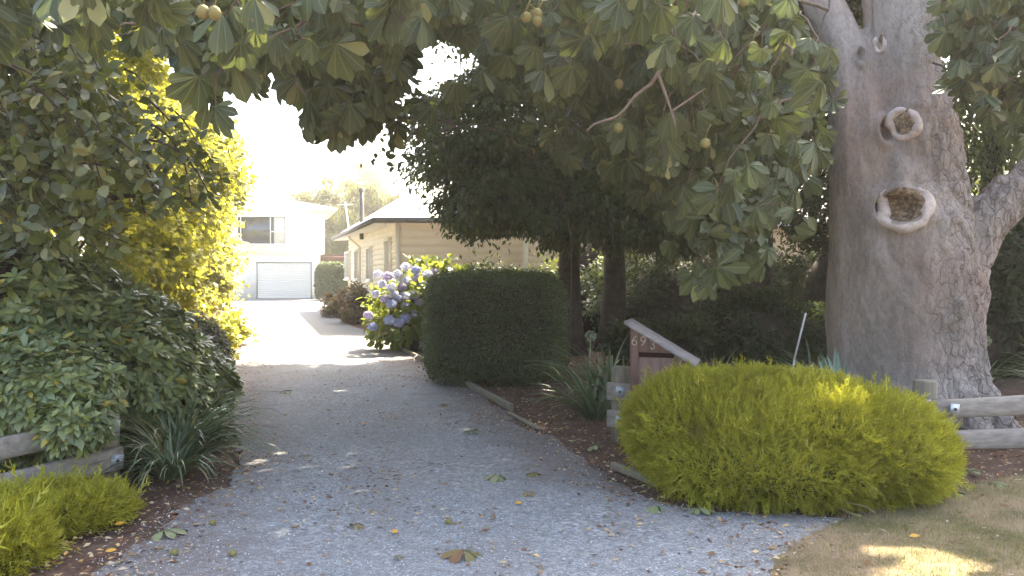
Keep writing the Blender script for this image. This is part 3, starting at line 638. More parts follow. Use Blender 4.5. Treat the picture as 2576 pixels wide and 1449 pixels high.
for (A, B, hh, lab) in ((G(985, 868), G(1283, 1034), .085, 'long timber edging board between the gravel drive and the clipped hedge'), (G(1275, 1040), G(1352, 1082), .03, 'short sunken edging board continuing the long board towards the fence'), (G(1535, 1178), G(1668, 1232), .06, 'grey edging board poking out under the yellow juniper')):
    m_ = MB(); d = B-A; L = np.linalg.norm(d); m_.box((0, 0, 0), (L, .05, hh), None)
    o = m_.build('edging_board', MAT['board'], label=lab, cat='edging board'); o.location = tuple((A+B)/2+np.array([.02, 0, hh/2-.004])); o.rotation_euler = (0, 0, math.atan2(d[1], d[0]))
    bv = o.modifiers.new('b', 'BEVEL'); bv.width = .008; bv.segments = 2
m_ = MB(); c0 = G(1045, 903); pts = [G(1050, 893, .1), G(1041, 900, .1), G(1044, 912, .06), G(1062, 915, .02), G(1085, 925, .015), G(1102, 935, .015), G(1118, 941, .015)]
m_.tube(pts, .009, 6); m_.build('cord', MAT['white'], label='thin white cord looped over the timber edging by the hedge', cat='cord')
# ------------------------------------------------------------------ letterbox
mbx = thing('letterbox', (1.22, 7.45, 0), 'faded red timber letterbox numbered 693 with sloping grey lid', 'letterbox')
ax = unit(np.array([.93, -.30, 0])); bx = np.array([-ax[1], ax[0], 0])    # along the face / backwards
O = P(1585, 900, 7.42); O[2] = 0
def L3(u, v, z): return O+ax*u+bx*v+np.array([0, 0, z])
W_ = .50; D_ = .34; zl, zr = 1.085, .83
def lid(u): return 1.105-(u+.0)*.585
zb = .50
ug = [0, .075, .175, .275, .395, W_]
for i in range(5):
    u0, u1 = ug[i]+.0015, ug[i+1]-.0015
    segs = [(zb, 1)] if i in (0,) else [(zb, .845), (.885, 1)]
    if i == 4: segs = [(zb, 1)]
    if i in (1, 2, 3):
        m_ = MB()
        m_.add([L3(u0, 0, zb), L3(u1, 0, zb), L3(u1, 0, .838), L3(u0, 0, .838), L3(u0, .018, zb), L3(u1, .018, zb), L3(u1, .018, .838), L3(u0, .018, .838)], [(0, 1, 2, 3), (3, 2, 6, 7), (0, 3, 7, 4), (1, 5, 6, 2)])
        m_.add([L3(u0, 0, .882), L3(u1, 0, .882), L3(u1, 0, lid(u1)-.0), L3(u0, 0, lid(u0)), L3(u0, .018, .882), L3(u1, .018, .882), L3(u1, .018, lid(u1)), L3(u0, .018, lid(u0))], [(0, 1, 2, 3), (4, 5, 1, 0), (0, 3, 7, 4), (1, 5, 6, 2)])
    else:
        m_ = MB(); m_.add([L3(u0, 0, zb), L3(u1, 0, zb), L3(u1, 0, lid(u1)), L3(u0, 0, lid(u0)), L3(u0, .018, zb), L3(u1, .018, zb), L3(u1, .018, lid(u1)), L3(u0, .018, lid(u0))], [(0, 1, 2, 3), (4, 5, 1, 0), (0, 3, 7, 4), (1, 5, 6, 2)])
    m_.build('front_plank', MAT['mailbody'], mbx)
m_ = MB(); m_.add([L3(.003, .02, zb), L3(W_-.003, .02, zb), L3(W_-.003, .02, lid(W_)), L3(.003, .02, lid(0)), L3(.003, D_, zb), L3(W_-.003, D_, zb), L3(W_-.003, D_, lid(W_)), L3(.003, D_, lid(0))], [(0, 1, 2, 3), (1, 5, 6, 2), (5, 4, 7, 6), (4, 0, 3, 7), (3, 2, 6, 7), (4, 5, 1, 0)])
m_.build('box_body', MAT['mailbody'], mbx)
m_ = MB(); m_.add([L3(.077, .0165, .836), L3(.393, .0165, .836), L3(.393, .0165, .884), L3(.077, .0165, .884), L3(.077, .019, .836), L3(.393, .019, .836), L3(.393, .019, .884), L3(.077, .019, .884)], [(0, 1, 2, 3), (4, 5, 1, 0), (3, 2, 6, 7), (0, 3, 7, 4), (1, 5, 6, 2)]); m_.build('mail_slot', MAT['slot'], mbx)
m_ = MB(); th = .03
def lidp(u, v, k): return L3(u, v, lid(u)+.004+k*th)
K = 12; V = []; 
for i in range(K+1):
    u = -.045+(W_+.13)*i/K; wv = .004*math.sin(i*1.7)
    V += [lidp(u, -.06+wv, 0), lidp(u, D_+.04+wv, 0), lidp(u, D_+.04+wv*1.5, 1), lidp(u, -.055+wv, 1)]
m_.add(V, [(4*i+j, 4*i+4+j, 4*i+4+(j+1) % 4, 4*i+(j+1) % 4) for i in range(K) for j in range(4)]+[(0, 1, 2, 3), (4*K+3, 4*K+2, 4*K+1, 4*K)]); m_.build('lid', MAT['mailroof'], mbx)
def digit(ch, u, z, hgt=.078):
    m_ = MB(); s = hgt; pts = []
    ring = lambda cx, cz, rx, rz, a0, a1, n=18: [(cx+rx*math.cos(R(a0+(a1-a0)*i/n)), cz+rz*math.sin(R(a0+(a1-a0)*i/n))) for i in range(n+1)]
    if ch == '6': pts = [(.22, .5), (.05, .40), (-.12, .2), (-.24, -.03), (-.27, -.22)]+ring(0, -.22, .27, .28, 180, -180)
    if ch == '9': pts = [(-.22, -.5), (-.05, -.40), (.12, -.2), (.24, .03), (.27, .22)]+ring(0, .22, .27, .28, 0, 360)
    if ch == '3': pts = ring(0, .27, .2, .21, 150, -80, 14)+ring(0, -.22, .26, .27, 85, -155, 16)
    m_.tube([L3(u+x*s, -.006, z+y*s) for x, y in pts], .0042, 6); m_.build('number_'+{'6': 'six', '9': 'nine', '3': 'three'}[ch], plain('cream_number_'+ch, (.6, .5, .38), .6, .3, bump=0), mbx)
digit('6', .04, .985); digit('9', .118, .985); digit('3', .20, .955)
m_ = MB(); q = L3(.22, .1, 0); m_.box((q[0], q[1], zb/2-.02), (.1, .1, zb+.02), rotz(math.atan2(ax[1], ax[0]))); m_.build('post', MAT['postw'], mbx)
# stake, stone
m_ = MB(); m_.tube([P(1998, 905, 10.0), P(2027, 787, 10.0)], .012, 8); q = P(1990, 960, 10); m_.tube([(q[0]-.02, 10, 0), P(1998, 905, 10.0)], .012, 8)
m_.build('stake', MAT['white'], label='thin white stake leaning in the dark garden bed behind the juniper', cat='stake')
m_ = MB(); q = G(2318, 1232); blob(m_, (q[0], q[1], .05), (.13, .09, .085), np.random.default_rng(1), 14, 9, .25, -.01); m_.build('rock', MAT['stone'], label='pale grey rock beside the base of the juniper', cat='rock', smooth=True)
# ------------------------------------------------------------------ the old horse chestnut
ch = thing('chestnut_tree', (4.05, 8.6, 0), 'huge old horse chestnut with two healed branch hollows on its grey trunk', 'tree')
def Q(px, py, Y=8.55): return P(px, py, Y)
tm = MB()
def tb_(pts, rad, n=28): tm.tube(pts, rad, n)
S = 8.55/F
tb_([Q(2290, 1120), Q(2285, 1060), Q(2278, 1000), Q(2275, 930), Q(2268, 850), Q(2262, 750), Q(2262, 650), Q(2258, 560), Q(2254, 470), Q(2252, 380), Q(2255, 290)], [208*S, 196*S, 186*S, 180*S, 177*S, 176*S, 172*S, 156*S, 118*S, 78*S, 30*S])
tb_([Q(2312, 640), Q(2303, 450), Q(2292, 300), Q(2270, 150), Q(2262, 0), Q(2290, -120), Q(2400, -280), Q(2620, -520)], [118*S, 106*S, 98*S, 86*S, 84*S, 82*S, 75*S, 70*S])
tb_([Q(2187, 720, 8.6), Q(2178, 560, 8.55), Q(2166, 450, 8.5), Q(2152, 300, 8.5), Q(2134, 150, 8.55), Q(2102, 60, 8.65), Q(2055, -10, 8.8), Q(1970, -90, 8.9), Q(1780, -230, 8.8)], [95*S, 86*S, 75*S, 65*S, 58*S, 54*S, 50*S, 44*S, 38*S])
tb_([Q(2290, 860), Q(2350, 740), Q(2400, 640), Q(2460, 560), Q(2540, 500), Q(2620, 430), Q(2760, 330), Q(2950, 150, 8.8), Q(3080, -150, 9.2), Q(3300, -500, 9.6)], [110*S, 112*S, 88*S, 60*S, 50*S, 46*S, 42*S, 36*S, 30*S, 18*S])
tb_([Q(2330, 640, 7.98), Q(2356, 690, 7.98), Q(2362, 740, 7.96), Q(2330, 810, 7.93), Q(2295, 880, 7.95), Q(2270, 960, 8.0)], [.05, .085, .085, .09, .09, .07], 12)
for a0, r_, l_ in ((200, .2, .5), (235, .17, .42), (262, .2, .45), (290, .18, .45), (318, .2, .4), (345, .2, .35), (20, .2, .3), (150, .2, .5)):
    d = np.array([math.cos(R(a0)), math.sin(R(a0)), 0]); c = np.array([4.08, 8.55, 0])
    tb_([c+d*.45+[0, 0, .8], c+d*.62+[0, 0, .4], c+d*(.72+l_*.3)+[0, 0, .1], c+d*(.8+l_*.7)+[0, 0, -.08]], [.2, r_, r_*.8, r_*.5], 12)
tmp = bpy.data.objects.new('tmp', tm.mesh('tmp')); COL.objects.link(tmp)
rm = tmp.modifiers.new('r', 'REMESH'); rm.mode = 'VOXEL'; rm.voxel_size = .022
sm = tmp.modifiers.new('s', 'SMOOTH'); sm.factor = .5; sm.iterations = 8
dg = bpy.context.evaluated_depsgraph_get(); me = bpy.data.meshes.new_from_object(tmp.evaluated_get(dg)); bpy.data.objects.remove(tmp)
n = len(me.vertices); co = np.zeros(n*3, np.float32); me.vertices.foreach_get('co', co); co = co.reshape(-1, 3).astype(float)
nn = np.zeros(n*3, np.float32); me.vertices.foreach_get('normal', nn); nn = nn.reshape(-1, 3)
flute = fbm(co*[2.8, 2.8, .6], 3)-.45
flute = flute-.45*np.clip(1-np.abs(fbm(co*[2.2, 2.2, .35]+9, 2)-.38)*14, 0, 1)
pl = fbm(co*[16, 16, 7], 3); plate_ = np.clip((pl-.40)*5, 0, 1)
rgt = np.clip((co[:, 0]-3.75)*2.2, .25, 1)
disp = flute*.10+plate_*.036*rgt+(fbm(co*[34, 34, 22], 2)-.4)*.012*rgt
co2 = co+nn*disp[:, None]
def knot(px, py, rx, ry, depth, lip):
    """hollow pushed into the trunk with a swelling round it; rx, ry in metres"""
    global co2
    c = P(px, py, 7.9); x = (co2[:, 0]-c[0])/rx; z = (co2[:, 2]-c[2])/ry; fr_ = (co2[:, 1] < 8.45); r = np.sqrt(x*x+z*z)
    swell = np.exp(-((r-1.35)/.45)**2)*lip; hole = np.clip(1.05-r, 0, .35)/.35*depth
    co2[:, 1] += np.where(fr_, hole-swell, 0)
knot(2275, 520, .165, .14, .17, .06); knot(2275, 310, .082, .11, .13, .045); knot(2214, 108, .028, .075, .06, .04)
me.vertices.foreach_set('co', co2.astype(np.float32).ravel()); me.polygons.foreach_set('use_smooth', np.ones(len(me.polygons), bool)); me.update()
m = M('chestnut_bark'); big_ = m.noise(1.6, 4, st=(1, 1, .5))
dn = m.n('TexNoise'); dn.inputs['Scale'].default_value = 7; dn.inputs['Detail'].default_value = 5; m.l(m.tc.outputs['Object'], dn.inputs['Vector'])
dv = m.n('VectorMath'); dv.operation = 'SCALE'; dv.inputs[3].default_value = .16; m.l(dn.outputs['Color'], dv.inputs[0])
da = m.n('VectorMath'); da.operation = 'ADD'; m.l(m.tc.outputs['Object'], da.inputs[0]); m.l(dv.outputs[0], da.inputs[1])
ve = m.voro(15, 'DISTANCE_TO_EDGE', st=(1, 1, .42), out='Distance', vec=da.outputs[0])
vc = m.voro(15, 'F1', st=(1, 1, .42), out='Color', vec=da.outputs[0]); sp = m.n('SeparateColor'); m.l(vc, sp.inputs[0])
c = m.ramp(big_, [(.35, (.18, .148, .122)), (.5, (.27, .225, .19)), (.65, (.37, .31, .265))])
c = m.mix(m.math('MULTIPLY', sp.outputs[0], .35), c, (.33, .29, .265))
pk = m.noise(1.1, 3); c = m.mix(m.ramp(pk, [(.5, (0, 0, 0)), (.7, (.5, .5, .5))]), c, (.32, .205, .16))
cr = m.ramp(ve, [(.0, (1, 1, 1)), (.06, (0, 0, 0))]); nx = m.n('SeparateXYZ'); m.l(m.tc.outputs['Object'], nx.inputs[0])
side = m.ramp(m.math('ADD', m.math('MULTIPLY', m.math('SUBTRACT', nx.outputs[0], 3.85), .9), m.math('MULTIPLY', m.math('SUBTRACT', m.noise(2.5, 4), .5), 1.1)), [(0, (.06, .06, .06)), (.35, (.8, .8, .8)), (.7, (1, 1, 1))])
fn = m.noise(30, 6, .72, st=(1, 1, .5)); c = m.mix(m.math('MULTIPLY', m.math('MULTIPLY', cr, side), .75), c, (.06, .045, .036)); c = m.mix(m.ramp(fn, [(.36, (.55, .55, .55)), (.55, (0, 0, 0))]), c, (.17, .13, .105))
st_ = m.noise(3.5, 5, .65, st=(1, 1, .22)); c = m.mix(m.ramp(st_, [(.55, (0, 0, 0)), (.7, (.45, .45, .45))]), c, (.15, .13, .105))
m.base(c); m.set(.92, .15)
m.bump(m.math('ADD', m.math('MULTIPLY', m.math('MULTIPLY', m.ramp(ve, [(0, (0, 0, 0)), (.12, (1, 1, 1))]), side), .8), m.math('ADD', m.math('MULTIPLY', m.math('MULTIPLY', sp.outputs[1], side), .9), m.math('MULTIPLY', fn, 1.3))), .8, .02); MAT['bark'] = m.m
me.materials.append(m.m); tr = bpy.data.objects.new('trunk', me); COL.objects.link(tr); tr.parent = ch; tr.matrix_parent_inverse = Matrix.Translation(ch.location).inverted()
from mathutils.bvhtree import BVHTree
tri = BVHTree.FromPolygons([tuple(c_) for c_ in co2], [tuple(p.vertices) for p in me.polygons])
def hit(px, py):
    o = Vector((0, 0, CAMZ)); d = (Vector(P(px, py, 10))-o).normalized(); h_ = tri.ray_cast(o, d); return np.array(h_[0]) if h_[0] else P(px, py, 7.9)
m = M('callus_wood'); n_ = m.noise(7, 4); c = m.ramp(n_, [(.3, (.42, .34, .28)), (.7, (.62, .53, .47))]); c = m.mix(m.ramp(m.noise(16, 5, .7), [(.45, (0, 0, 0)), (.65, (.7, .7, .7))]), c, (.32, .25, .20)); m.base(c); m.set(.85, .2); m.bump(m.noise(22, 5, .7), .7, .015); MAT['callus'] = m.m
m = M('rotten_hollow'); n_ = m.noise(22, 5, .7); m.base(m.ramp(n_, [(.33, (.06, .045, .038)), (.48, (.2, .135, .08)), (.6, (.38, .27, .17)), (.72, (.5, .43, .35))])); m.set(.95, .1); m.bump(n_, 1, .03); MAT['rot'] = m.m
def scar(px, py, rx, ry, thick, hollow, a0, a1, seed, off=.0, hollow_off=(0, 0)):
    r = np.random.default_rng(seed); n = 40; cen = hit(px+rx*F/7.9*1.02, py); base_y = None; pts = []; rad = []
    for i in range(n+1):
        a = R(a0+(a1-a0)*i/n); x = px+rx*math.cos(a)*F/7.9; y = py-ry*math.sin(a)*F/7.9
        p = hit(x, y); e = min(i, n-i)/n; w_ = min(1, .35+e*5) if abs(a1-a0) < 359 else 1
        k = 1+.22*math.sin(2*a+seed)+.12*math.sin(5*a+seed*2); pts.append(p); rad.append(thick*k*w_)
    ys = np.array([p[1] for p in pts]); ys = np.convolve(np.pad(ys, 6, mode='edge'), np.ones(13)/13, 'valid')
    for i, p in enumerate(pts): p[1] = ys[i]+thick*.25
    m_ = MB(); m_.tube(pts, rad, 18, jit=.02, rng=r); k_ = m_.v[-1]; m_.v[-1] = k_+(np.stack([fbm(k_*9, 3), fbm(k_*9+30, 3), fbm(k_*9+60, 3)], -1)-.45)*thick*.9; o = m_.build('branch_scar', MAT['callus'], ch, smooth=True)
    hp = hit(px+hollow_off[0], py+hollow_off[1]); yb = ys.mean()+.07; V = []; c = P(px+hollow_off[0], py+hollow_off[1], hp[1]-.012); nr, na = 7, 30; Fc = []
    for i in range(nr+1):
        for j in range(na):
            t = i/nr; a = j*2*math.pi/na; hq = hit(px+hollow_off[0]+hollow[0]*t*math.cos(a)*F/7.9, py+hollow_off[1]-hollow[1]*t*math.sin(a)*F/7.9); V.append((hq[0], hq[1]-.014+r.normal(0, .003), hq[2]))
    for i in range(nr):
        for j in range(na): Fc.append((i*na+j, i*na+(j+1) % na, (i+1)*na+(j+1) % na, (i+1)*na+j))
    m_ = MB(); m_.add(V, Fc); m_.build('hollow', MAT['rot'], o)
scar(2276, 520, .245, .205, .05, (.205, .165), 120, 420, 1, hollow_off=(-4, -6))
scar(2274, 312, .14, .125, .042, (.11, .115), 75, 435, 2, hollow_off=(-2, -6))
scar(2214, 108, .05, .085, .022, (.032, .07), 130, 410, 3, hollow_off=(4, -4))
# ------------------------------------------------------------------ vegetation
SKYP = [(615, 300), (650, 285), (700, 245), (722, 235), (745, 330), (800, 355), (890, 365), (950, 350), (1000, 235), (1040, 175), (1055, 95), (1100, 90), (1150, 120), (1210, 160), (1150, 190), (1090, 225), (985, 270), (945, 305), (935, 380), (965, 400), (955, 450), (1020, 490), (1035, 545), (990, 640), (850, 900), (600, 900), (655, 560), (640, 430), (560, 330)]
SKYT = [(585, 275), (650, 275), (700, 235), (722, 215), (745, 320), (800, 345), (890, 355), (930, 340), (990, 225), (1030, 165), (1050, 85), (1080, 70), (1110, 80), (1150, 110), (1210, 150), (1150, 190), (1090, 225), (985, 270), (945, 305), (935, 380), (965, 400), (955, 450), (1020, 490), (1035, 545), (990, 640), (850, 900), (600, 900), (655, 560), (640, 430), (600, 330)]
def clear(p, poly=SKYP):
    x, y = in_sky(p); return ~inside(x, y, poly)
def inpoly(poly, rng, n):
    poly = np.array(poly, float); lo, hi = poly.min(0), poly.max(0); out = []
    while len(out) < n:
        q = rng.uniform(lo, hi, (n*3, 2)); out += list(q[inside(q[:, 0], q[:, 1], poly)])
    return np.array(out[:n])
LEAF_ACC = {}
def hanging(mbL, mbT, poly, Yr, nb, per, L, rng, T, root=(1.0, .8, .9), k=7, blen=1.0, face=.6, droop=(.15, .8), right=None, lft=None):
    """drooping leafy branches whose tips fall inside a region; leaves on stalks along the last part"""
    tips = inpoly(poly, rng, nb); PP, HH, NN, LL = [], [], [], []
    for (px, py) in tips:
        Y = rng.uniform(*Yr); tip = P(px, py, Y); rt = tip+np.array([root[0]*rng.normal(.8, .9), rng.uniform(-.2, .9)*root[1], root[2]*rng.uniform(.15, 1.0)])*blen
        s = np.linspace(0, 1, 9)[:, None]; mid = (rt+tip)/2+np.array([0, 0, .25])*blen+rng.normal(0, .08, 3)
        q = (1-s)**2*rt+2*s*(1-s)*mid+s*s*tip; q[1:-1] += rng.normal(0, .01, (7, 3))
        if clear(q).all() and (right is None or in_sky(q)[0].max() < right) and (lft is None or in_sky(q)[0].min() > lft): mbT.tube(q, np.linspace(.011, .004, 9), 5)
        for j in range(per):
            t = rng.uniform(.15, 1) if j > 2 else 1.0; i = min(7, int(t*8)); b = q[i]+(q[i+1]-q[i])*(t*8-i)
            st = unit(unit(rng.normal(size=3))*.9+np.array([0, -.25, -.1])); pl = rng.uniform(.06, .16); a = b+st*pl
            h_ = unit(st*.5+rng.normal(0, .35, 3)+np.array([0, -.2, -.75])); n_ = unit(np.array([0, -face, .55])+rng.normal(0, .42, 3))
            cen = a+h_*L*.55
            xx_, yy_ = in_sky(np.stack([cen, a+h_*L*1.05]))
            if not clear(np.stack([a, cen, a+h_*L*.85, a+h_*L*.5+[.3*L, 0, 0], a+h_*L*.5-[.3*L, 0, 0]])).all(): continue
            if lit(a[None], .2)[0]: continue
            if right is not None and xx_.max() > right-max(0, 150-yy_.min())*.85: continue
            if lft is not None and xx_.min() < lft: continue
            mbT.tube([b, (b+a)/2+[0, 0, .01], a], .0028, 3, cap=False)
            PP.append(a); HH.append(h_); NN.append(n_); LL.append(L*rng.uniform(.5, 1.25))
    if PP: palmate(mbL, np.array(PP), np.array(HH), np.array(NN), np.array(LL), rng, T, droop, k)
PB2 = [(745, 130), (1010, 90), (960, 270), (900, 330), (800, 320), (760, 260)]
PB = [(330, -60), (1060, -60), (1050, 60), (1010, 150), (940, 250), (860, 280), (780, 260), (740, 150), (690, 160), (640, 200), (560, 200), (470, 160), (400, 60)]
PD = [(1060, -60), (2060, -60), (2090, 280), (2070, 430), (1980, 470), (1930, 560), (1900, 600), (1800, 560), (1700, 560), (1600, 460), (1500, 470), (1400, 380), (1330, 280), (1230, 130), (1120, 60)]
PD2 = [(1680, 540), (1900, 560), (1880, 690), (1800, 720), (1700, 640)]
PE = [(2350, -60), (2640, -60), (2700, 100), (2700, 330), (2540, 330), (2420, 280), (2360, 200), (2370, 130)]
PA = [(-40, -60), (420, -60), (420, 40), (200, 50), (-40, 60)]
lm, tw = MB(), MB(); rg = np.random.default_rng(11)
hanging(lm, tw, PB, (3.6, 5.4), 30, 10, .155, rg, T_CHEST, root=(.5, .6, .9))
hanging(lm, tw, PB, (5.5, 9.0), 125, 13, .185, rg, T_CHEST, root=(.9, .8, .9))
hanging(lm, tw, PB2, (5.0, 7.5), 60, 13, .165, rg, T_CHEST, root=(.6, .8, .9))
hanging(lm, tw, PA, (3.4, 4.8), 12, 8, .16, rg, T_CHEST, root=(.5, .6, .9))
hanging(lm, tw, PD, (4.6, 7.2), 105, 13, .155, rg, T_CHEST, root=(.35, .6, .9), right=2085)
hanging(lm, tw, PD, (7.2, 10.5), 165, 14, .175, rg, T_CHEST, root=(.4, .6, .9), face=.4, right=2110)
hanging(lm, tw, PD2, (5.4, 6.6), 17, 9, .175, rg, T_CHEST, root=(.3, .6, .9), right=2070)
hanging(lm, tw, PE, (5.6, 7.3), 46, 12, .145, rg, T_CHEST, root=(.6, .2, .9), lft=2325)
hanging(lm, tw, PE, (8.5, 11), 34, 12, .18, rg, T_CHEST, root=(.5, .2, .9))
# overhead canopy, out of sight above the picture: shades everything nearer than the sunny part of the drive
N = 26000; p = np.stack([rg.uniform(-9, 11, N), rg.uniform(9.3, 30, N), rg.uniform(7.0, 11.5, N)], -1); p = p[((p[:, 1] < 22.5) | (p[:, 0] > 2.6)) & ((p[:, 0] > -4.3) | (p[:, 1] < 14.5))]; N = len(p)
p[:, 2] = np.maximum(p[:, 2], np.where(p[:, 0] < 3, .37*p[:, 1]+1.9, .0)+rg.uniform(0, 2.0, N)); p[:, 2] += np.where(p[:, 1] > 20, 1.5, 0); k = ~lit(p, .42); p = p[k]; N = len(p)
palmate(lm, p, rnd_dir(rg, N)*[1, 1, .3], np.array([0, 0, 1.0])+rg.normal(0, .25, (N, 3)), rg.uniform(.32, .42, N), rg, T_CHESTLO, (.1, .5), 5, .1)
hanging(lm, tw, [(1500, -40), (1900, -40), (1950, 200), (1850, 260), (1780, 150), (1560, 60)], (4.0, 4.5), 9, 7, .14, rg, T_CHEST, root=(.2, .3, .6), right=2000)
lm.build('crown', MAT['chestnut'], ch)
# visible limbs
def curve(pts, n=14):
    pts = np.array(pts, float); t = np.linspace(0, len(pts)-1, n*2); i = np.minimum(t.astype(int), len(pts)-2); f = (t-i)[:, None]
    p0 = pts[np.maximum(i-1, 0)]; p1 = pts[i]; p2 = pts[i+1]; p3 = pts[np.minimum(i+2, len(pts)-1)]
    return .5*((2*p1)+(-p0+p2)*f+(2*p0-5*p1+4*p2-p3)*f*f+(-p0+3*p1-3*p2+p3)*f**3)
bb = MB()
for pts, r0, r1 in (([P(1900, -120, 5.0), P(1745, 40, 4.6), P(1690, 110, 4.5), P(1660, 175, 4.45), P(1640, 210, 4.45)], .017, .010),
                    ([P(1640, 210, 4.45), P(1600, 240, 4.4), P(1555, 290, 4.4), P(1500, 310, 4.4), P(1475, 330, 4.4)], .009, .004),
                    ([P(1655, 185, 4.45), P(1675, 240, 4.4), P(1692, 290, 4.4), P(1700, 320, 4.4)], .009, .004),
                    ([P(1690, 120, 4.5), P(1640, 115, 4.5), P(1600, 108, 4.5), P(1565, 112, 4.5)], .009, .004),
                    ([P(1688, 280, 4.4), P(1720, 260, 4.4), P(1775, 222, 4.4)], .006, .004)):
    q = curve(pts); bb.tube(q, np.linspace(r0, r1, len(q)), 8, jit=.08, rng=rg)
bb.build('bare_branch', MAT['limb'], ch, smooth=True)
for pts, r0, r1 in (([P(1040, 2, 7), P(960, 25, 6.4), P(880, 10, 6.2)], .03, .02),
                    ([P(1990, -90, 8.9), P(1700, -260, 8.4), P(1300, -330, 7.6), P(900, -320, 7), P(500, -300, 6.5)], .16, .05),
                    ([P(2255, -200, 8.6), P(1900, -500, 10), P(1500, -700, 12), P(1100, -800, 15)], .2, .05),
                    ([P(2255, -200, 8.6), P(2500, -600, 10), P(2700, -900, 12)], .2, .05)):
    q = curve(pts); tw.tube(q, np.linspace(r0, r1, len(q)), 8, jit=.08, rng=rg)
tw.build('branches', MAT['twig'], ch, smooth=True)
hk = MB(); V = []; 
def husk(px, py, Y, r=.026):
    c = P(px, py, Y); m_ = MB(); blob(m_, (0, 0, 0), (r, r, r*1.1), np.random.default_rng(int(px)), 12, 8, .05, -9)
    d = rnd_dir(np.random.default_rng(int(px+py)), 46)
    m_.inst((np.array([(0, .5, 0), (0, -.5, 0), (1, 0, 0)]), [(0, 1, 2)], np.zeros((3, 2))), d*r*.85, d, np.cross(d, [.3, .5, .8]), r*.55, r*.22)
    m_.tube([(0, 0, r), (.01, 0, r*2.6), (.03, 0, r*4)], .003, 4)
    me_ = m_.mesh('husk'); me_.materials.append(MAT['husk']); o = bpy.data.objects.new('conker_husk', me_); COL.objects.link(o); o.location = tuple(c); o.parent = ch; o.matrix_parent_inverse = Matrix.Translation(ch.location).inverted()
for px, py, Y in ((511, 30, 3.3), (540, 33, 3.3), (1324, 43, 4.4), (1352, 34, 4.4), (1351, 52, 4.4), (829, 66, 5.4), (856, 92, 5.4), (1894, 117, 4.5), (1775, 360, 4.6), (1557, 211, 5.0), (1556, 321, 4.8), (1870, 3, 4.5), (1010, 105, 5.5)): husk(px, py, Y)
# ---- left broad-leaved tree with dark oval leaves
def droopy(mbL, mbT, poly, Yr, nb, per, L, rng, T, chk=SKYT, root=(-.8, .3, .8), face=.6, keepf=None):
    tips = inpoly(poly, rng, nb); PP, HH, NN, LL = [], [], [], []
    for (px, py) in tips:
        Y = rng.uniform(*Yr); tip = P(px, py, Y); rt = tip+np.array([root[0]*rng.uniform(.4, 1.2), rng.uniform(-.5, .8)*root[1], root[2]*rng.uniform(.3, 1.2)])
        s = np.linspace(0, 1, 7)[:, None]; mid = (rt+tip)/2+np.array([0, 0, .2])+rng.normal(0, .08, 3); q = (1-s)**2*rt+2*s*(1-s)*mid+s*s*tip
        if not clear(q, chk).all(): continue
        mbT.tube(q, np.linspace(.010, .003, 7), 4, cap=False)
        t = rng.uniform(0, 5.98, per); i = t.astype(int); f = (t-i)[:, None]; b = q[i]*(1-f)+q[i+1]*f
        side = rng.normal(size=(per, 3))*.9+np.array([.2, -.3, 0]); d = unit(side+np.array([0, 0, -.35])); PP.append(b+unit(side)*rng.uniform(.01, .05, (per, 1))); HH.append(d)
        NN.append(unit(np.array([0, -face, .6])+rng.normal(0, .45, (per, 3)))); LL.append(L*rng.uniform(.6, 1.2, per))
    p_ = np.concatenate(PP); d_ = np.concatenate(HH); n_ = np.concatenate(NN); l_ = np.concatenate(LL)
    k = clear(p_+d_*l_[:, None]*.5, chk) & ~lit(p_); mbL.inst(T, p_[k], d_[k], n_[k], l_[k])
t1 = thing('broadleaf_tree', (-5.4, 9.0, 0), 'dark broad-leaved tree with large oval leaves filling the upper left corner', 'tree')
lm, tw = MB(), MB(); rg = np.random.default_rng(21)
droopy(lm, tw, [(-80, 40), (170, 40), (200, 160), (290, 230), (340, 330), (400, 420), (450, 500), (430, 570), (350, 640), (200, 680), (-80, 640)], (5.6, 8.5), 160, 36, .12, rg, T_OVAL)
droopy(lm, tw, [(-80, 0), (150, 0), (200, 130), (280, 260), (330, 380), (330, 560), (200, 690), (-80, 700)], (8.5, 11), 34, 32, .14, rg, T_OVAL)
droopy(lm, tw, [(400, 360), (540, 430), (620, 500), (560, 560), (450, 640), (380, 560)], (6, 8.5), 16, 22, .11, rg, T_OVAL)
crown(lm, [((-7.5, 8.5, 6.8), (2.6, 2.0, 1.5), 1)], 2500, .2, T_SMALL, rg, keep=lambda p: clear(p, SKYT))
lm.build('crown', MAT['oval'], t1)
limbs(tw, (-5.4, 9.0, -.1), (-5.2, 9.3, 6.0), .16, [P(350, 420, 8), P(480, 500, 8), P(150, 200, 8), P(60, 420, 7.5), P(300, 300, 9.5)], rg)
tw.build('trunk', MAT['darkbark'], t1)
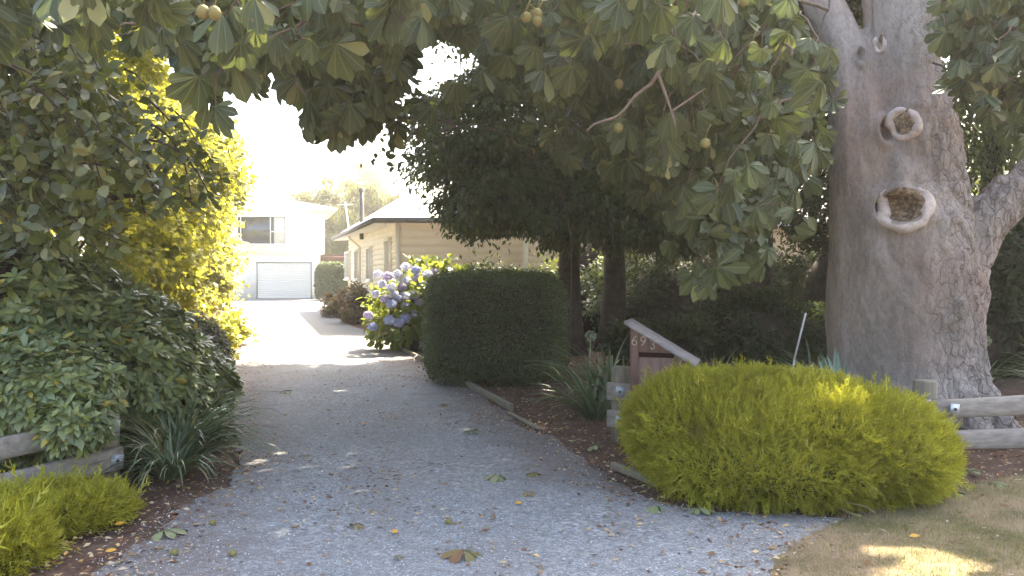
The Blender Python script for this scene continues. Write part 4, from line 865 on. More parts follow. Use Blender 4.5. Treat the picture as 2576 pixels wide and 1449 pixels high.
# ---- sunlit yellow-green trees along the left of the drive
def ml(p):
    x, y = in_sky(p); lim = np.interp(y, [0, 90, 160, 250, 300, 420, 500, 560, 640, 760, 860, 920], [380, 420, 400, 500, 590, 640, 655, 630, 640, 625, 600, 590])
    return x < lim+12*np.sin(y*.09)+8*np.sin(y*.23)
specs = [((-6.9, 15.2, 0), [((-6.75, 15.2, 1.5), (1.0, 1.5, 1.4), 1.2), ((-6.9, 15.6, 3.1), (1.1, 1.6, 1.3), 1)], 'nearest of the sunlit yellow-green trees lining the left of the drive', 12000),
         ((-8.0, 18.5, 0), [((-7.9, 18.5, 1.8), (1.2, 1.7, 1.7), 1), ((-7.6, 18.5, 4.0), (1.4, 1.8, 1.8), 1), ((-8.6, 18.8, 5.9), (1.3, 1.5, 1.2), .7)], 'taller yellow-green tree behind the dark oval-leaved branches', 16000),
         ((-9.2, 22.5, 0), [((-8.9, 22.5, 1.9), (1.2, 1.8, 1.9), 1), ((-8.6, 22.5, 4.3), (1.3, 1.8, 1.7), 1)], 'bright yellow-green tree midway along the left side of the drive', 12000),
         ((-10.6, 27.5, 0), [((-10.2, 27.5, 2.2), (1.3, 2, 2.1), 1), ((-9.9, 27.5, 4.8), (1.3, 1.8, 1.6), .8), ((-11.5, 27.5, 8.5), (2, 2, 2.2), .8)], 'pale sunlit tree farthest along the drive beside the white garage', 13000)]
for i, (loc, bl, lab, n) in enumerate(specs):
    rg = np.random.default_rng(30+i); t = thing('garden_tree', loc, lab, 'tree', 'sunlit trees along the left of the drive'); lm, tw = MB(), MB()
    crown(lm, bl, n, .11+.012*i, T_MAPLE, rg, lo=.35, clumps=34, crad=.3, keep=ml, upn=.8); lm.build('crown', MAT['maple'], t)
    limbs(tw, loc, (bl[-1][0][0], bl[-1][0][1], bl[-1][0][2]), .12, [np.array(b[0])+rg.normal(0, .6, 3) for b in bl for _ in range(3)], rg); tw.build('trunk', MAT['twig'], t)
rg = np.random.default_rng(35)
t = thing('garden_tree', (-7.6, 13.0, 0), 'slender yellow-green tree with drooping sprigs above the azalea', 'tree', 'sunlit trees along the left of the drive'); lm, tw = MB(), MB()
crown(lm, [((-6.2, 13.0, 2.3), (.9, 1.1, 1.3), 1), ((-6.6, 13.0, 4.6), (1.2, 1.2, 1.5), 1), ((-8.3, 13.4, 4.0), (1.5, 1.2, 2.2), 1), ((-10.6, 14.2, 4.2), (1.9, 1.3, 3.0), 1.3)], 21000, .1, T_MAPLE, rg, lo=.3, clumps=30, keep=ml); lm.build('crown', MAT['maple'], t)
limbs(tw, (-7.2, 13, 0), (-6.6, 13, 4.6), .09, [(-6, 13, 2.5), (-6.2, 12.5, 3.4), (-5.9, 13, 4)], rg); tw.build('trunk', MAT['twig'], t)
# ---- dark small-leaved trees on the right
def shadekeep(p): return clear(p, SKYP)
dk = [((1.15, 16.2, 0), (1.2, 16.2, 7), .24, [((.3, 15.6, 5.2), (2.6, 2.4, 2.0), 1.3), ((-.7, 15.3, 4.0), (1.7, 2.2, 1.2), 1), ((-.35, 14.6, 2.95), (1.1, 1.2, .65), .5), ((.75, 15.0, 3.0), (1.2, 1.3, .75), .5), ((1.8, 15.6, 7.2), (3, 2.6, 1.8), 1.0), ((1.3, 15.6, 3.3), (1.5, 1.3, .9), .6), ((.3, 14.9, 2.75), (1.9, 1.2, .55), .6), ((1.6, 15.0, 2.85), (1.4, 1.1, .7), .6), ((1.0, 14.8, 2.45), (.9, .8, .4), .28)], 'dark small-leaved tree whose left edge meets the sky above the house roof', 100000),
      ((2.05, 17.0, 0), (2.4, 17, 7), .27, [((3.0, 16.5, 4.6), (2.2, 2.0, 1.7), 1), ((3.2, 16.5, 7.2), (3, 2.3, 1.8), 1), ((2.2, 15.8, 3.2), (1.3, 1.2, .85), .6), ((3.4, 16.3, 3.2), (1.5, 1.3, 1.0), .7), ((3.0, 15.6, 2.8), (1.6, 1.2, .75), .8), ((2.5, 14.9, 2.4), (1.5, .9, .55), .55)], 'thick-trunked dark tree standing behind the letterbox', 72000),
      ((5.6, 18.6, 0), (5.8, 18.6, 7.5), .25, [((5.6, 18.0, 5.0), (2.6, 2.0, 1.9), 1), ((6, 18, 7.6), (3, 2.3, 1.7), 1), ((4.9, 17.6, 3.6), (1.5, 1.3, 1.1), .55), ((6.9, 17.6, 3.3), (1.5, 1.3, 1.3), .6)], 'dark tree with a bare trunk in front of the far cream window', 56000),
      ((8.8, 15.5, 0), (9, 15.5, 7), .22, [((8.6, 15, 4.6), (2.6, 2.2, 2.3), 1), ((9, 15, 7.6), (3, 2.3, 1.8), 1)], 'dark tree filling the gap between big trunk and right edge', 34000)]
for i, (b0, tp, r0, bl, lab, n) in enumerate(dk):
    rg = np.random.default_rng(40+i); t = thing('shade_tree', b0, lab, 'tree', 'dark trees in the shady garden'); lm, tw = MB(), MB()
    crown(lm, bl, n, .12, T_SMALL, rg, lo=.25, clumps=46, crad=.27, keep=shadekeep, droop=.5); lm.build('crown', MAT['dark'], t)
    limbs(tw, (b0[0], b0[1], -.1), tp, r0, [np.array(b[0])+rg.normal(0, .9, 3)*[1, 1, .5] for b in bl for _ in range(3)], rg); tw.build('trunk', MAT['darkbark'], t, smooth=True)
t = thing('sapling', (-1.9, 14.5, 0), 'thin wispy sapling with small leaves against the bright sky', 'tree'); rg = np.random.default_rng(46); lm, tw = MB(), MB()
def wisp(p): x, y = in_sky(p); return (x > 925) & (y > 255)
for c_ in (P(990, 255, 9.5), P(975, 320, 9.5), P(1000, 390, 9.5), P(1030, 330, 9.5), P(1060, 255, 9.5), P(1130, 130, 12), P(1165, 110, 12)):
    n = 34; pp = c_+rg.normal(size=(n, 3))*[.16, .2, .14]; lm.inst(T_OVAL, pp, rnd_dir(rg, n)+[0, 0, -.5], np.array([0, -.6, .6])+rg.normal(0, .4, (n, 3)), rg.uniform(.06, .12, n))
lm.build('leaves', MAT['dark'], t)
tw.tube(curve([(1.0, 14.5, 0), (.9, 13.6, 2.6), P(1250, 330, 11.5), P(1100, 330, 11), P(1040, 300, 9.6), P(970, 300, 9.5)]), .012, 6); tw.tube(curve([P(1100, 380, 11), P(1150, 240, 11.5), P(1160, 110, 12)]), .012, 6); tw.build('stem', MAT['twig'], t)
# ---- undergrowth shrubs on the right
us = [((1.3, 18.6), 1.5, 1.5, 'low dark shrub between the two dark trunks'), ((3.6, 18.3), 1.7, 2.15, 'dark shrub behind the letterbox lid'), ((4.3, 14.3), 1.3, 1.15, 'low dark shrub in deep shade under the hanging chestnut leaves'), ((7.3, 17.6), 1.6, 3.0, 'tall dark shrub close beside the left of the big trunk'), ((7.2, 13.0), 1.4, 1.6, 'dark leafy shrub directly behind the big trunk'), ((8.6, 13.0), 2.0, 3.0, 'tall dark laurel shrub at the right edge behind the fence'), ((5.2, 20.5), 1.8, 2.6, 'dark shrub left of the far cream window'), ((2.2, 21.5), 2.0, 3.3, 'tall dark shrub between the cream wall corner and the paired trunks'), ((9.6, 20.5), 1.8, 3.2, 'tall dark shrub right of the far cream window'), ((7.3, 21), 1.2, 2.1, 'olive shrub under the sill of the far cream window'), ((2.3, 13.0), .9, .75, 'low dark ground shrub behind the letterbox post'), ((5.9, 15.5), 1.3, 1.0, 'low shadowy shrub behind the leaning white stake'), ((-.3, 17.6), 1.1, 1.75, 'loose leafy shrub rising behind the clipped hedge')]
for i, ((x, y), r, hh, lab) in enumerate(us):
    rg = np.random.default_rng(60+i); t = thing('shrub', (x, y, 0), lab, 'shrub', 'dark shrubs under the trees'); lm = MB()
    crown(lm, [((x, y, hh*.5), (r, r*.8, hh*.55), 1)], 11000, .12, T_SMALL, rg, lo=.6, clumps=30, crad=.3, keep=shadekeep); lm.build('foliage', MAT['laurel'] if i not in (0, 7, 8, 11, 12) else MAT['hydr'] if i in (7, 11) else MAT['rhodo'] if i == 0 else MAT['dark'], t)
    co_ = MB(); blob(co_, (x, y, hh*.40), (r*.58, r*.45, hh*.38), rg, amp=.25); co_.build('inner_twigs', MAT['darkbark'], t)
# ---- azaleas on the left
def rosettes(mb, blobs, n, L, rng, T=T_LANCE, k=9, lo=.86, keep=None):
    W = np.array([b[2] for b in blobs], float); W /= W.sum()
    for (c, r, _), wt in zip(blobs, W):
        N = int(n*wt); p, d = shell(rng, N, c, r, lo); lump = 1+.22*(fbm(p*2.6, 2)-.4); p = np.asarray(c)+(p-np.asarray(c))*lump[:, None]
        kk = (p[:, 2] > .05) & (d[:, 1] < .55)
        if keep is not None: kk &= keep(p)
        p, d = p[kk], d[kk]; N = len(p); ax_ = unit(d*.9+np.array([0, 0, .6])+rng.normal(0, .25, (N, 3)))
        a_ = unit(np.cross(ax_, rnd_dir(rng, N))); b_ = np.cross(ax_, a_)
        for j in range(k):
            th = 2*math.pi*j/k*1.0+rng.normal(0, .15, N); tilt = rng.uniform(.15, .8, N)*(1 if j % 2 else .55)
            rad_ = np.cos(th)[:, None]*a_+np.sin(th)[:, None]*b_; dd = rad_*np.cos(tilt)[:, None]+ax_*np.sin(tilt)[:, None]
            mb.inst(T, p+ax_*rng.uniform(-.02, .0, (N, 1)), dd, ax_-rad_*.2, L*rng.uniform(.7, 1.15, N))
rg = np.random.default_rng(70)
az = thing('azalea_bush', (-4.0, 7.3, 0), 'big green azalea with leaf rosettes overgrowing the left fence', 'shrub'); lm = MB()
blA = [((-3.62, 6.05, .76), (.72, .5, .40), .55), ((-3.05, 5.75, .56), (.22, .2, .2), .09), ((-3.5, 6.0, .5), (.3, .25, .24), .1), ((-4.6, 6.9, 1.35), (1.2, .8, .65), .6), ((-4.25, 7.1, .75), (1.35, 1.0, 1.05), 1.25), ((-3.55, 7.5, .62), (.75, .85, .85), .75), ((-5.3, 7.4, .9), (1.0, 1.0, .95), .6), ((-3.45, 8.3, .45), (.62, .8, .58), .5)]
rosettes(lm, blA, 8000, .118, rg); lm.build('foliage', MAT['rhodo'], az)
co_ = MB(); [blob(co_, c, np.array(r)*.78, rg, amp=.1) for c, r, _ in blA]; co_.build('inner_twigs', MAT['darkbark'], az)
rg = np.random.default_rng(71); az = thing('pieris_bush', (-4.2, 10.6, 0), 'dark dense shrub at the left drive edge where the sunlight begins', 'shrub'); lm = MB()
blB = [((-4.35, 10.6, .42), (.68, 1.0, .62), 1), ((-4.9, 12.2, .45), (.65, 1.0, .6), .6)]
rosettes(lm, blB, 2600, .07, rg, k=7); lm.build('foliage', MAT['laurel'], az); co_ = MB(); [blob(co_, c, np.array(r)*.85, rg) for c, r, _ in blB]; co_.build('inner_twigs', MAT['darkbark'], az)
# ---- strap-leaved clumps
def clump(name, c, n, L, W, lab, rng, mat='strap', grp='strappy clumps', **kw):
    m_ = MB(); strapclump(m_, c, n, L, W, rng, **kw); return m_.build(name, MAT[mat], label=lab, cat='plant', group=grp)
rg = np.random.default_rng(80)
t = thing('strappy_plant', (-2.75, 6.6, 0), 'arching strap-leaved clump spilling onto the gravel beside the left fence', 'plant')
m_ = MB(); strapclump(m_, (-2.72, 6.75, .02), 170, 1.0, .03, rg, up=.8, sag=1.3); strapclump(m_, (-2.6, 6.3, .02), 130, .72, .026, rg, up=.8, sag=1.4); strapclump(m_, (-2.95, 7.4, .02), 110, .85, .026, rg, up=.85, sag=1.3); m_.build('leaves', MAT['strap'], t)
m_ = MB(); strapclump(m_, (-2.68, 6.5, .02), 26, .7, .018, rg, sag=1.3); m_.build('dry_leaves', MAT['strapdry'], t)
clump('agapanthus', (1.15, 9.6, .02), 110, 1.1, .045, 'dark strappy agapanthus between clipped hedge and letterbox', rg)
clump('agapanthus', (.88, 8.9, .02), 80, .95, .04, 'small low agapanthus clump left of the letterbox post', rg)
clump('agapanthus', (6.6, 9.6, .02), 90, 1.05, .04, 'large dark strappy agapanthus at the right edge behind the fence', rg)
clump('agapanthus', (5.85, 10.4, .02), 50, .8, .04, 'agapanthus tucked in shade right of the big trunk', rg)
clump('agapanthus', (4.2, 11.5, .02), 60, .8, .035, 'dim agapanthus in the bed beside the leaning white stake', rg)
clump('agapanthus', (2.6, 10.6, .02), 60, .75, .035, 'dim agapanthus behind the letterbox lid', rg)
m_ = MB(); strapclump(m_, (3.0, 7.55, .35), 24, .62, .075, rg, fan=(1.2, 3.9), sag=.25, spread=.8); strapclump(m_, (3.0, 7.55, .3), 16, .5, .07, rg, fan=(-.6, 1.4), sag=.3); m_.build('broad_leaved_plant', MAT['agave'], label='pale grey-green broad-bladed plant poking above the yellow juniper', cat='plant')
def umbel(c, lab, r=.04):
    m_ = MB(); c = np.array(c); rng = np.random.default_rng(int(c[0]*100+500)); d = rnd_dir(rng, 150)
    m_.tube([(c[0], c[1], 0), c-[0.01, 0, .25], c], .005, 5)
    for q in d[:26]: m_.tube([c, c+q*r*1.2], .0018, 3, cap=False)
    m_.inst(T_SMALL, c+d*r*1.2, d, rnd_dir(rng, 150), .02); m_.build('seed_head', plain('pale_seed_head', (.3, .34, .2), .7, .2, bump=0), label=lab, cat='flower head')
umbel(P(1486, 845, 9.3), 'round pale seed head on a tall stem left of the letterbox')
umbel(P(2480, 858, 9.4), 'pale drooping seed head on a stem beside the right of the trunk')
# ---- golden juniper
def juniper(mb, core, c, r, n, L, rng, up=.45, lean=(.12, 0, 0), zlo=.02, spread=.42, keepf=None):
    p, d = shell(rng, n, c, r, .90); lump = 1+.2*(fbm(p*2.6, 3)-.5); p = np.asarray(c)+(p-np.asarray(c))*lump[:, None]
    k = (p[:, 2] > zlo)
    if keepf is not None: k &= keepf(p)
    p, d = p[k], d[k]; N = len(p); fl = np.stack([fbm(p*2.3+5, 2)-.45, fbm(p*2.3+25, 2)-.45, fbm(p*2.3+45, 2)-.4], -1)*1.6
    dd = unit(d*.65+np.array([0, 0, up])+np.array(lean)+fl+rng.normal(0, spread, (N, 3))); nn = unit(d+rng.normal(0, .5, (N, 3)))
    ch_ = rng.integers(0, 4, N)
    for j in range(4):
        q = ch_ == j; mb.inst(SPRAYS[j], (p-dd*L*.35)[q], dd[q], nn[q], L*rng.uniform(.5, 1.25, int(q.sum()))*np.where(rng.uniform(size=int(q.sum())) < .02, 1.6, 1))
    if core is not None: blob(core, c, np.array(r)*.87, rng, 32, 18, .06)
rg = np.random.default_rng(90)
jn = thing('juniper_bush', (2.1, 6.15, 0), 'big mounded golden-green juniper in front of the letterbox and fence', 'shrub'); lm, co_ = MB(), MB()
for c_, r_, n_ in (((1.76, 6.3, .36), (.88, .80, .46), 22000), ((2.15, 6.2, .35), (.95, .82, .46), 20000), ((2.5, 6.1, .28), (.74, .75, .38), 14000), ((1.95, 6.0, .22), (1.0, .74, .32), 13000), ((1.38, 6.25, .40), (.52, .6, .44), 9000), ((2.72, 6.1, .30), (.5, .6, .42), 8000)): juniper(lm, co_, c_, r_, n_, .115, rg)
lm.build('foliage', MAT['juniper'], jn); co_.build('inner_twigs', MAT['junipercore'], jn)
rg = np.random.default_rng(91)
jl = thing('juniper_bush', (-2.7, 4.6, 0), 'soft golden juniper sprays in the bottom left corner', 'shrub'); lm, co_ = MB(), MB()
q1 = G(60, 1445); 
for c_, r_, n_, L_ in (((-3.0, 4.45, .03), (.42, .42, .24), 4600, .15), ((-2.98, 5.2, .03), (.44, .40, .17), 4600, .14), ((-2.68, 5.3, .03), (.20, .3, .16), 1800, .12)): juniper(lm, co_, c_, r_, n_, L_, rg, up=.25, lean=(.35, -.15, 0), spread=.25)
lm.build('foliage', MAT['juniper'], jl); co_.build('inner_twigs', MAT['junipercore'], jl)
# ---- clipped hedges
def boxhedge(name, corners, h0, n, L, lab, mat, rng, rc=.25):
    """clipped block: superellipse plan with rounded top; corners = (centre, u, v, half sizes)"""
    (c, ang, hx, hy) = corners; t = thing(name, (c[0], c[1], 0), lab, 'hedge'); ux = np.array([math.cos(ang), math.sin(ang)]); uy = np.array([-ux[1], ux[0]])
    d = rng.uniform(-1, 1, (n, 3)); fa = rng.choice([0, 1, 2], n, p=[.4, .38, .22]); d[np.arange(n), fa] = np.sign(d[np.arange(n), fa]); d[fa == 2, 2] = 1
    s = d/(np.abs(d)**5.5).sum(1, keepdims=True)**(1/5.5)
    loc = np.stack([s[:, 0]*hx, s[:, 1]*hy, h0*.5+s[:, 2]*h0*.5], -1); loc *= 1+.17*(fbm(loc*2.2+7, 3)-.5)[:, None]*[1, 1, .7]
    nrm = unit(np.sign(s)*np.abs(s)**5/np.array([hx, hy, h0*.5]))
    tow = lambda q: np.stack([q[:, 0]*ux[0]+q[:, 1]*uy[0], q[:, 0]*ux[1]+q[:, 1]*uy[1], q[:, 2]], -1)
    p = tow(loc)+np.array([c[0], c[1], 0]); nw = tow(nrm); k = p[:, 2] > .03; p, nw = p[k], nw[k]; N = len(p)
    p += nw*(rng.normal(0, .03, (N, 1))+rng.exponential(.02, (N, 1))); dd = unit(nw*.6+rnd_dir(rng, N)); n2 = unit(nw+rnd_dir(rng, N)*.6+[0, 0, .3])
    m_ = MB(); m_.inst(T_SMALL, p, dd, n2, L*rng.uniform(.6, 1.3, N), L*rng.uniform(.9, 1.7, N)); m_.build('foliage', MAT[mat], t)
    nu, nv = 40, 16; V = []
    for i in range(nv+1):
        ph = math.pi*i/nv
        for j in range(nu):
            th = 2*math.pi*j/nu; V.append((math.sin(ph)*math.cos(th), math.sin(ph)*math.sin(th), math.cos(ph)))
    V = np.array(V); s = V/(np.abs(V)**5).sum(1, keepdims=True)**(1/5)
    q = tow(s*[hx-.11, hy-.11, h0*.5-.09]+[0, 0, h0*.5])+[c[0], c[1], 0]; m_ = MB()
    m_.add(q, [(i*nu+j, (i+1)*nu+j, (i+1)*nu+(j+1) % nu, i*nu+(j+1) % nu) for i in range(nv) for j in range(nu)]); m_.build('inner_twigs', MAT['darkbark'], t)
rg = np.random.default_rng(95)
boxhedge('clipped_hedge', (np.array([-.22, 12.5]), math.atan2(.307, 1)*-1+.25, .98, 1.15), 1.56, 60000, .036, 'dense dark green clipped box-shaped hedge along the right of the drive', 'box', rg)
q = P(834, 745, 47.5)
boxhedge('clipped_hedge', (np.array([q[0], 47.5]), .5, .78, .7), 2.1, 15000, .09, 'small clipped block hedge beside the white garage', 'box', rg)
# ---- hydrangea
rg = np.random.default_rng(100); hy = thing('hydrangea', (-2.0, 17.0, 0), 'hydrangea bush with blue and mauve mophead flowers by the clipped hedge', 'shrub'); lm = MB()
crown(lm, [((-2.15, 17.0, .75), (.85, .8, .75), 1), ((-1.3, 17.6, 1.05), (1.0, .8, .75), 1)], 2600, .16, T_OVAL, rg, lo=.6, clumps=30); 
for px, py in ((1065, 655), (1090, 665), (1130, 655), (1018, 690), (1165, 690), (1040, 660), (985, 705)):
    c_ = P(px, py, 17.2); lm.inst(T_OVAL, c_+rg.normal(0, .06, (16, 3)), rnd_dir(rg, 16)+[0, 0, .5], rnd_dir(rg, 16)+[0, -.5, .5], rg.uniform(.1, .18, 16))
lm.build('foliage', MAT['hydr'], hy); co_ = MB(); blob(co_, (-2.0, 17.1, .6), (.6, .55, .6), rg); blob(co_, (-1.2, 17.7, .8), (.75, .55, .6), rg); co_.build('inner_twigs', MAT['darkbark'], hy)
hm = {}
for nm, cc in (('blue', (.50, .54, .76)), ('mauve', (.62, .54, .72)), ('pale', (.80, .80, .90))): hm[nm] = leafmat(nm+'_petal', [(0, tuple(x*.75 for x in cc)), (1, cc)], cc, .25, .7, .2, 8, clump=.2)
T_PET = (np.array([(0, 0, 0), (.5, .5, .1), (1, 0, 0), (.5, -.5, .1)]), [(0, 1, 2, 3)], np.zeros((4, 2)))
heads = [(926, 793, 'mauve'), (938, 822, 'blue'), (985, 765, 'blue'), (968, 752, 'mauve'), (1000, 750, 'blue'), (1018, 745, 'pale'), (1020, 768, 'blue'), (980, 805, 'blue'), (1003, 812, 'blue'), (1020, 800, 'blue'), (1038, 790, 'blue'), (960, 715, 'pale'), (985, 722, 'pale'), (1012, 722, 'mauve'), (1040, 742, 'blue'), (975, 695, 'mauve'), (1000, 690, 'pale'), (1022, 706, 'pale'), (1050, 700, 'mauve'), (1062, 715, 'blue'), (1046, 680, 'blue'), (1020, 672, 'pale'), (1075, 690, 'pale'), (945, 740, 'pale'), (1055, 760, 'mauve'), (1092, 684, 'mauve'), (1120, 688, 'pale'), (990, 740, 'pale'), (950, 690, 'pale')]
for i, (px, py, cn) in enumerate(heads):
    c_ = P(px, py, 16.05+.012*abs(px-985)*.6+(760-py)*.0035); m_ = MB(); r_ = rg.uniform(.085, .115); d = rnd_dir(rg, 110); n_ = 110
    m_.inst(T_PET, d*r_*[1, 1, .8]-np.cross(d, [0, 0, 1])*.0, unit(np.cross(d, rnd_dir(rg, n_))), d+rnd_dir(rg, n_)*.3, rg.uniform(.035, .05, n_)); blob(m_, (0, 0, 0), (r_*.85, r_*.85, r_*.7), rg, 10, 7, .05, -9)
    me_ = m_.mesh('head'); me_.materials.append(hm[cn]); o = bpy.data.objects.new('flower_head', me_); COL.objects.link(o); o.location = tuple(c_); o.parent = hy; o.matrix_parent_inverse = Matrix.Translation(hy.location).inverted()
    if cn == 'mauve': o['label'] = 'mauve mophead flower'
rg = np.random.default_rng(101)
for (px, py, Y, r_, hh, mt, lab) in ((862, 775, 29.5, .75, .95, 'redshrub', 'bronze-red leafy shrub at the foot of the house side wall'), (893, 790, 26, .7, 1.2, 'redshrub', 'grey-green and bronze bedding plant below the downpipe')):
    q = P(px, py, Y); q = np.array([q[0], Y]); t = thing('bedding_shrub', (q[0], q[1], 0), lab, 'shrub'); m_ = MB(); crown(m_, [((q[0], q[1], hh*.45), (r_, r_, hh*.55), 1)], 3500, .12, T_SMALL, rg, lo=.5, clumps=20); m_.build('foliage', MAT[mt], t); co_ = MB(); blob(co_, (q[0], q[1], hh*.35), (r_*.7, r_*.7, hh*.4), rg); co_.build('inner_twigs', MAT['darkbark'], t)
# low growth at the sunny left edge of the drive
for i, (px, py, lab) in enumerate(((585, 870, 'sunlit tuft of yellow-green growth at the drive edge'), (560, 905, 'lowest leafy tuft where sunlight meets the shaded drive'))):
    q = G(px, py); t = thing('low_shrub', q, lab, 'shrub'); m_ = MB(); crown(m_, [((q[0]-.15, q[1], .35), (.4, .9, .4), 1)], 1800, .1, T_MAPLE, rg, lo=.3, clumps=14, keep=lambda p: p[:, 0] < 99); m_.build('foliage', MAT['maple'], t)
    s_ = MB(); limbs(s_, q-[.15, 0, .02], q+[-.15, 0, .5], .02, [q+[-.3, .2, .4], q+[0, -.2, .4]], rg); s_.build('stem', MAT['twig'], t)
# ---- far trees
def far(name, c, blobs, n, size, lab, mat, T, seed, droop=.3, trunk=True):
    rng = np.random.default_rng(seed); t = thing(name, c, lab, 'tree', 'distant trees behind the buildings'); m_ = MB(); crown(m_, blobs, n, size, T, rng, lo=.45, clumps=50, crad=.25, droop=droop, outn=.5); m_.build('crown', MAT[mat], t)
    s_ = MB(); limbs(s_, c, (c[0], c[1], blobs[0][0][2]+1), .35, [np.array(b[0]) for b in blobs], rng); s_.build('trunk', MAT['darkbark'], t)
wx = P(905, 500, 66)
far('willow_tree', (wx[0], 66, 0), [((wx[0]+.3, 66, 4.6), (2.6, 2.5, 4.2), 1), ((wx[0]-1.8, 66, 3.6), (1.5, 2, 3.2), .5), ((wx[0]+2.5, 67, 5), (1.8, 2, 3.2), .5)], 26000, .34, 'weeping willow between the white garage and the house roof', 'willow', T_LANCE, 110, 2.2)
far('willow_tree', (-14.5, 70, 0), [((-14.5, 70, 6.0), (4.5, 3, 3.6), 1)], 12000, .34, 'pale hazy tree rising above the garage roof', 'willow', T_SMALL, 111)
for i, (px, top, wd) in enumerate(((882, 428, .9), (905, 405, 1.0), (925, 395, 1.0), (945, 430, .9), (960, 415, 1.0), (860, 440, .8))):
    q = P(px, top, 125); far('poplar_tree', (q[0], 125, 0), [((q[0], 125, q[2]*.55), (wd*1.1, 1.2, q[2]*.45), 1)], 2600, .6, ('shortest', 'second', 'tallest', 'narrow', 'right-hand', 'faint')[i]+' of the distant poplars above the chimney flue', 'willow', T_SMALL, 120+i, -.5)
for i, (x, y, r_, hh) in enumerate(((-27, 64, 5, 8), (-20, 82, 6, 9.5), (2, 60, 6, 8), (12, 48, 6, 8), (20, 36, 6, 9), (-3.5, 90, 6, 7.5), (14, 24, 4.5, 8), (-14, 16, 3, 7), (-16, 26, 4, 8), (-12, 9, 3, 6.5))):
    far('background_tree', (x, y, 0), [((x, y, hh*.55), (r_, r_*.7, hh*.45), 1)], 7000, .26 if y < 30 else .45, ('broad tree behind the garage at the far left', 'tall distant tree beyond the garage roof', 'distant tree hidden behind the house roof', 'distant tree behind the right wing of the house', 'large tree at the far right beyond the wing', 'far pale tree seen left of the house roof', 'dark tree behind the garden at the right edge', 'tree behind the azalea at the left edge', 'tree behind the sunlit trees at the left', 'near tree closing the left edge behind the oval-leaved tree')[i], 'willow' if y > 50 else 'dark', T_SMALL, 130+i)
# ---- fallen leaves and husks
rg = np.random.default_rng(150)
fl_ = [(412, 1337, 0, 'pale green fallen chestnut leaf lying flat at the left of the gravel', .17), (1252, 1196, 0, 'large green fallen leaf in the middle of the gravel', .17), (1350, 1190, 1, 'curled tan leaf right of the large green fallen leaf', .13), (1168, 1385, 1, 'big withered brown palmate leaf near the bottom of the picture', .19), (1183, 1085, 0, 'dull green crumpled leaf high on the drive by the edging board', .13), (712, 985, 0, 'small green leaf sprig at the edge of the sunny gravel', .15), (1120, 1017, 1, 'pale curled leaf beside the timber edging', .11), (1655, 1273, 0, 'green leaf lying under the left end of the juniper', .16), (1755, 1280, 0, 'green leaf pressed against the foot of the juniper', .16), (2390, 1240, 0, 'grey-green fallen leaf on the lawn edge right of the juniper', .17), (2500, 1215, 0, 'pale fallen leaf under the right fence rails', .17), (2290, 1250, 0, 'pale green star-shaped leaf beside the grey rock', .16), (890, 1320, 1, 'pale forked dead stalk on the lower gravel', .1), (1495, 1122, 0, 'grey-green leaf on the soil near the fence post', .13), (1330, 1237, 1, 'small curled brown leaf on the gravel below the tan leaf', .09), (2440, 1185, 0, 'wilted leaf on bare soil under the low fence board', .15), (770, 1145, 1, 'little yellowed leaf scrap on the left of the gravel', .06), (1000, 1398, 1, 'small orange leaf on the gravel left of the withered brown leaf', .05)]
for i, (px, py, br, lab, L) in enumerate(fl_):
    q = G(px, py, .03); a = rg.uniform(0, 6.3); m_ = MB(); z3 = np.array([[0, 0, .0]])
    palmate(m_, z3, np.array([[math.cos(a), math.sin(a), .15]]), np.array([[rg.normal(0, .15), rg.normal(0, .15), 1]]), np.array([L*.85]), rg, T_CHEST, (-.12, .25), 7 if L > .1 else 5, .03 if not br else .12)
    m_.tube([(0, 0, 0), (-math.cos(a)*L*.5, -math.sin(a)*L*.5, -.004), (-math.cos(a+.2)*L, -math.sin(a+.2)*L, -.008)], .002, 4)
    me_ = m_.mesh('leaf'); me_.materials.append(MAT['fallenbrown' if br else 'fallen']); o = bpy.data.objects.new('fallen_leaf', me_); COL.objects.link(o); o.location = tuple(q); tag(o, lab, 'leaf', 'large fallen leaves')
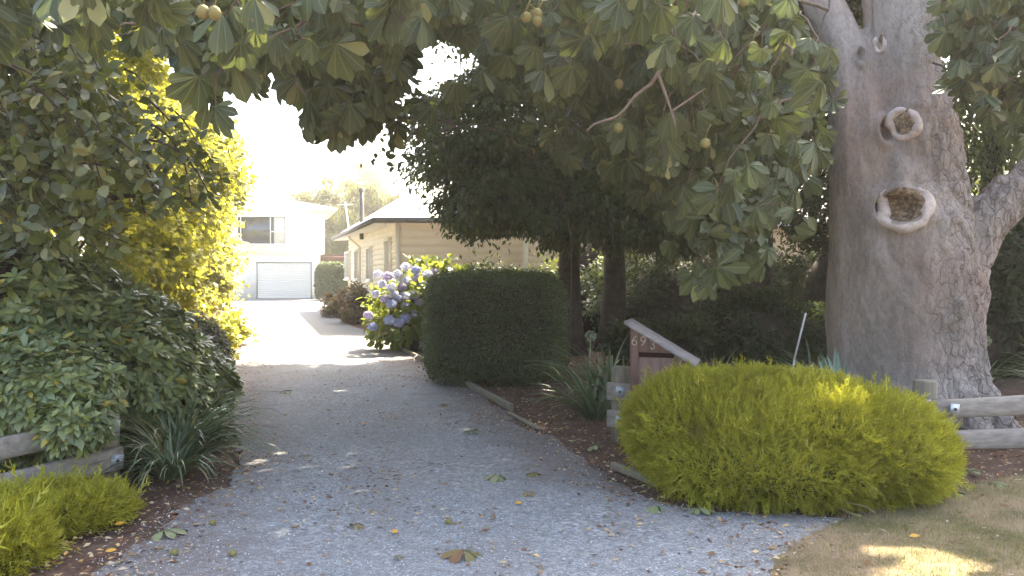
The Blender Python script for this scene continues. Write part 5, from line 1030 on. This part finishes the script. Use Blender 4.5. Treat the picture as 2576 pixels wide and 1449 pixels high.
for i, (px, py, lab) in enumerate(((1128, 1312, 'mossy green husk in the middle of the lower gravel'), (438, 1390, 'green husk low on the left gravel'), (535, 1315, 'green husk beside the pale fallen leaf'), (105+333, 1385, ''), (585, 1392, 'brown-green husk on the gravel at lower left'), (997, 1185, ''), (2045, 1256, ''))):
    if not lab: continue
    q = G(px, py, .022); m_ = MB(); blob(m_, (0, 0, 0), (.022, .022, .02), rg, 12, 8, .08, -9); d = rnd_dir(rg, 40)
    m_.inst((np.array([(0, .5, 0), (0, -.5, 0), (1, 0, 0)]), [(0, 1, 2)], np.zeros((3, 2))), d*.019, d, np.cross(d, [.3, .5, .8]), .012, .005)
    me_ = m_.mesh('husk'); me_.materials.append(MAT['husk']); o = bpy.data.objects.new('conker_husk', me_); COL.objects.link(o); o.location = tuple(q); tag(o, lab, 'husk', 'fallen conker husks')
yl = plain('yellow_leaf', (.6, .32, .04), .6, .3, bump=0)
for px, py, lab in ((265, 1387, 'bright orange-yellow leaf on soil at the lower left'), (288, 1320, 'small yellow leaf standing on soil under the strappy plant'), (990, 1341, 'yellow leaf scrap in the centre of the lower gravel'), (1300, 1268, 'yellow scrap on gravel below the curled brown leaf'), (920, 1066, 'yellow leaf high on the shaded gravel'), (2290, 1350, 'yellow leaf where gravel meets the dry lawn')):
    q = G(px, py, .02); m_ = MB(); a = rg.uniform(0, 3); m_.inst(T_OVAL, np.zeros((2, 3)), np.array([[math.cos(a), math.sin(a), .2], [math.cos(a+.5), math.sin(a+.5), .1]]), np.array([[.3, -.3, 1], [0, -.4, 1]]), np.array([.06, .04])); me_ = m_.mesh('yl'); me_.materials.append(yl); o = bpy.data.objects.new('yellow_leaf', me_); COL.objects.link(o); o.location = tuple(q); tag(o, lab, 'leaf', 'yellow fallen leaves')
m_ = MB(); m_.tube(curve([G(2120, 1250, .1), G(2112, 1272, .05), G(2135, 1290, .02), G(2165, 1300, .02)]), .012, 7); m_.tube([G(2125, 1262, .1), G(2180, 1275, .06), G(2200, 1290, .03)], .006, 5); m_.build('dead_branch', MAT['strapdry'], label='curved peeling dead branch at the foot of the juniper by the lawn', cat='branch')
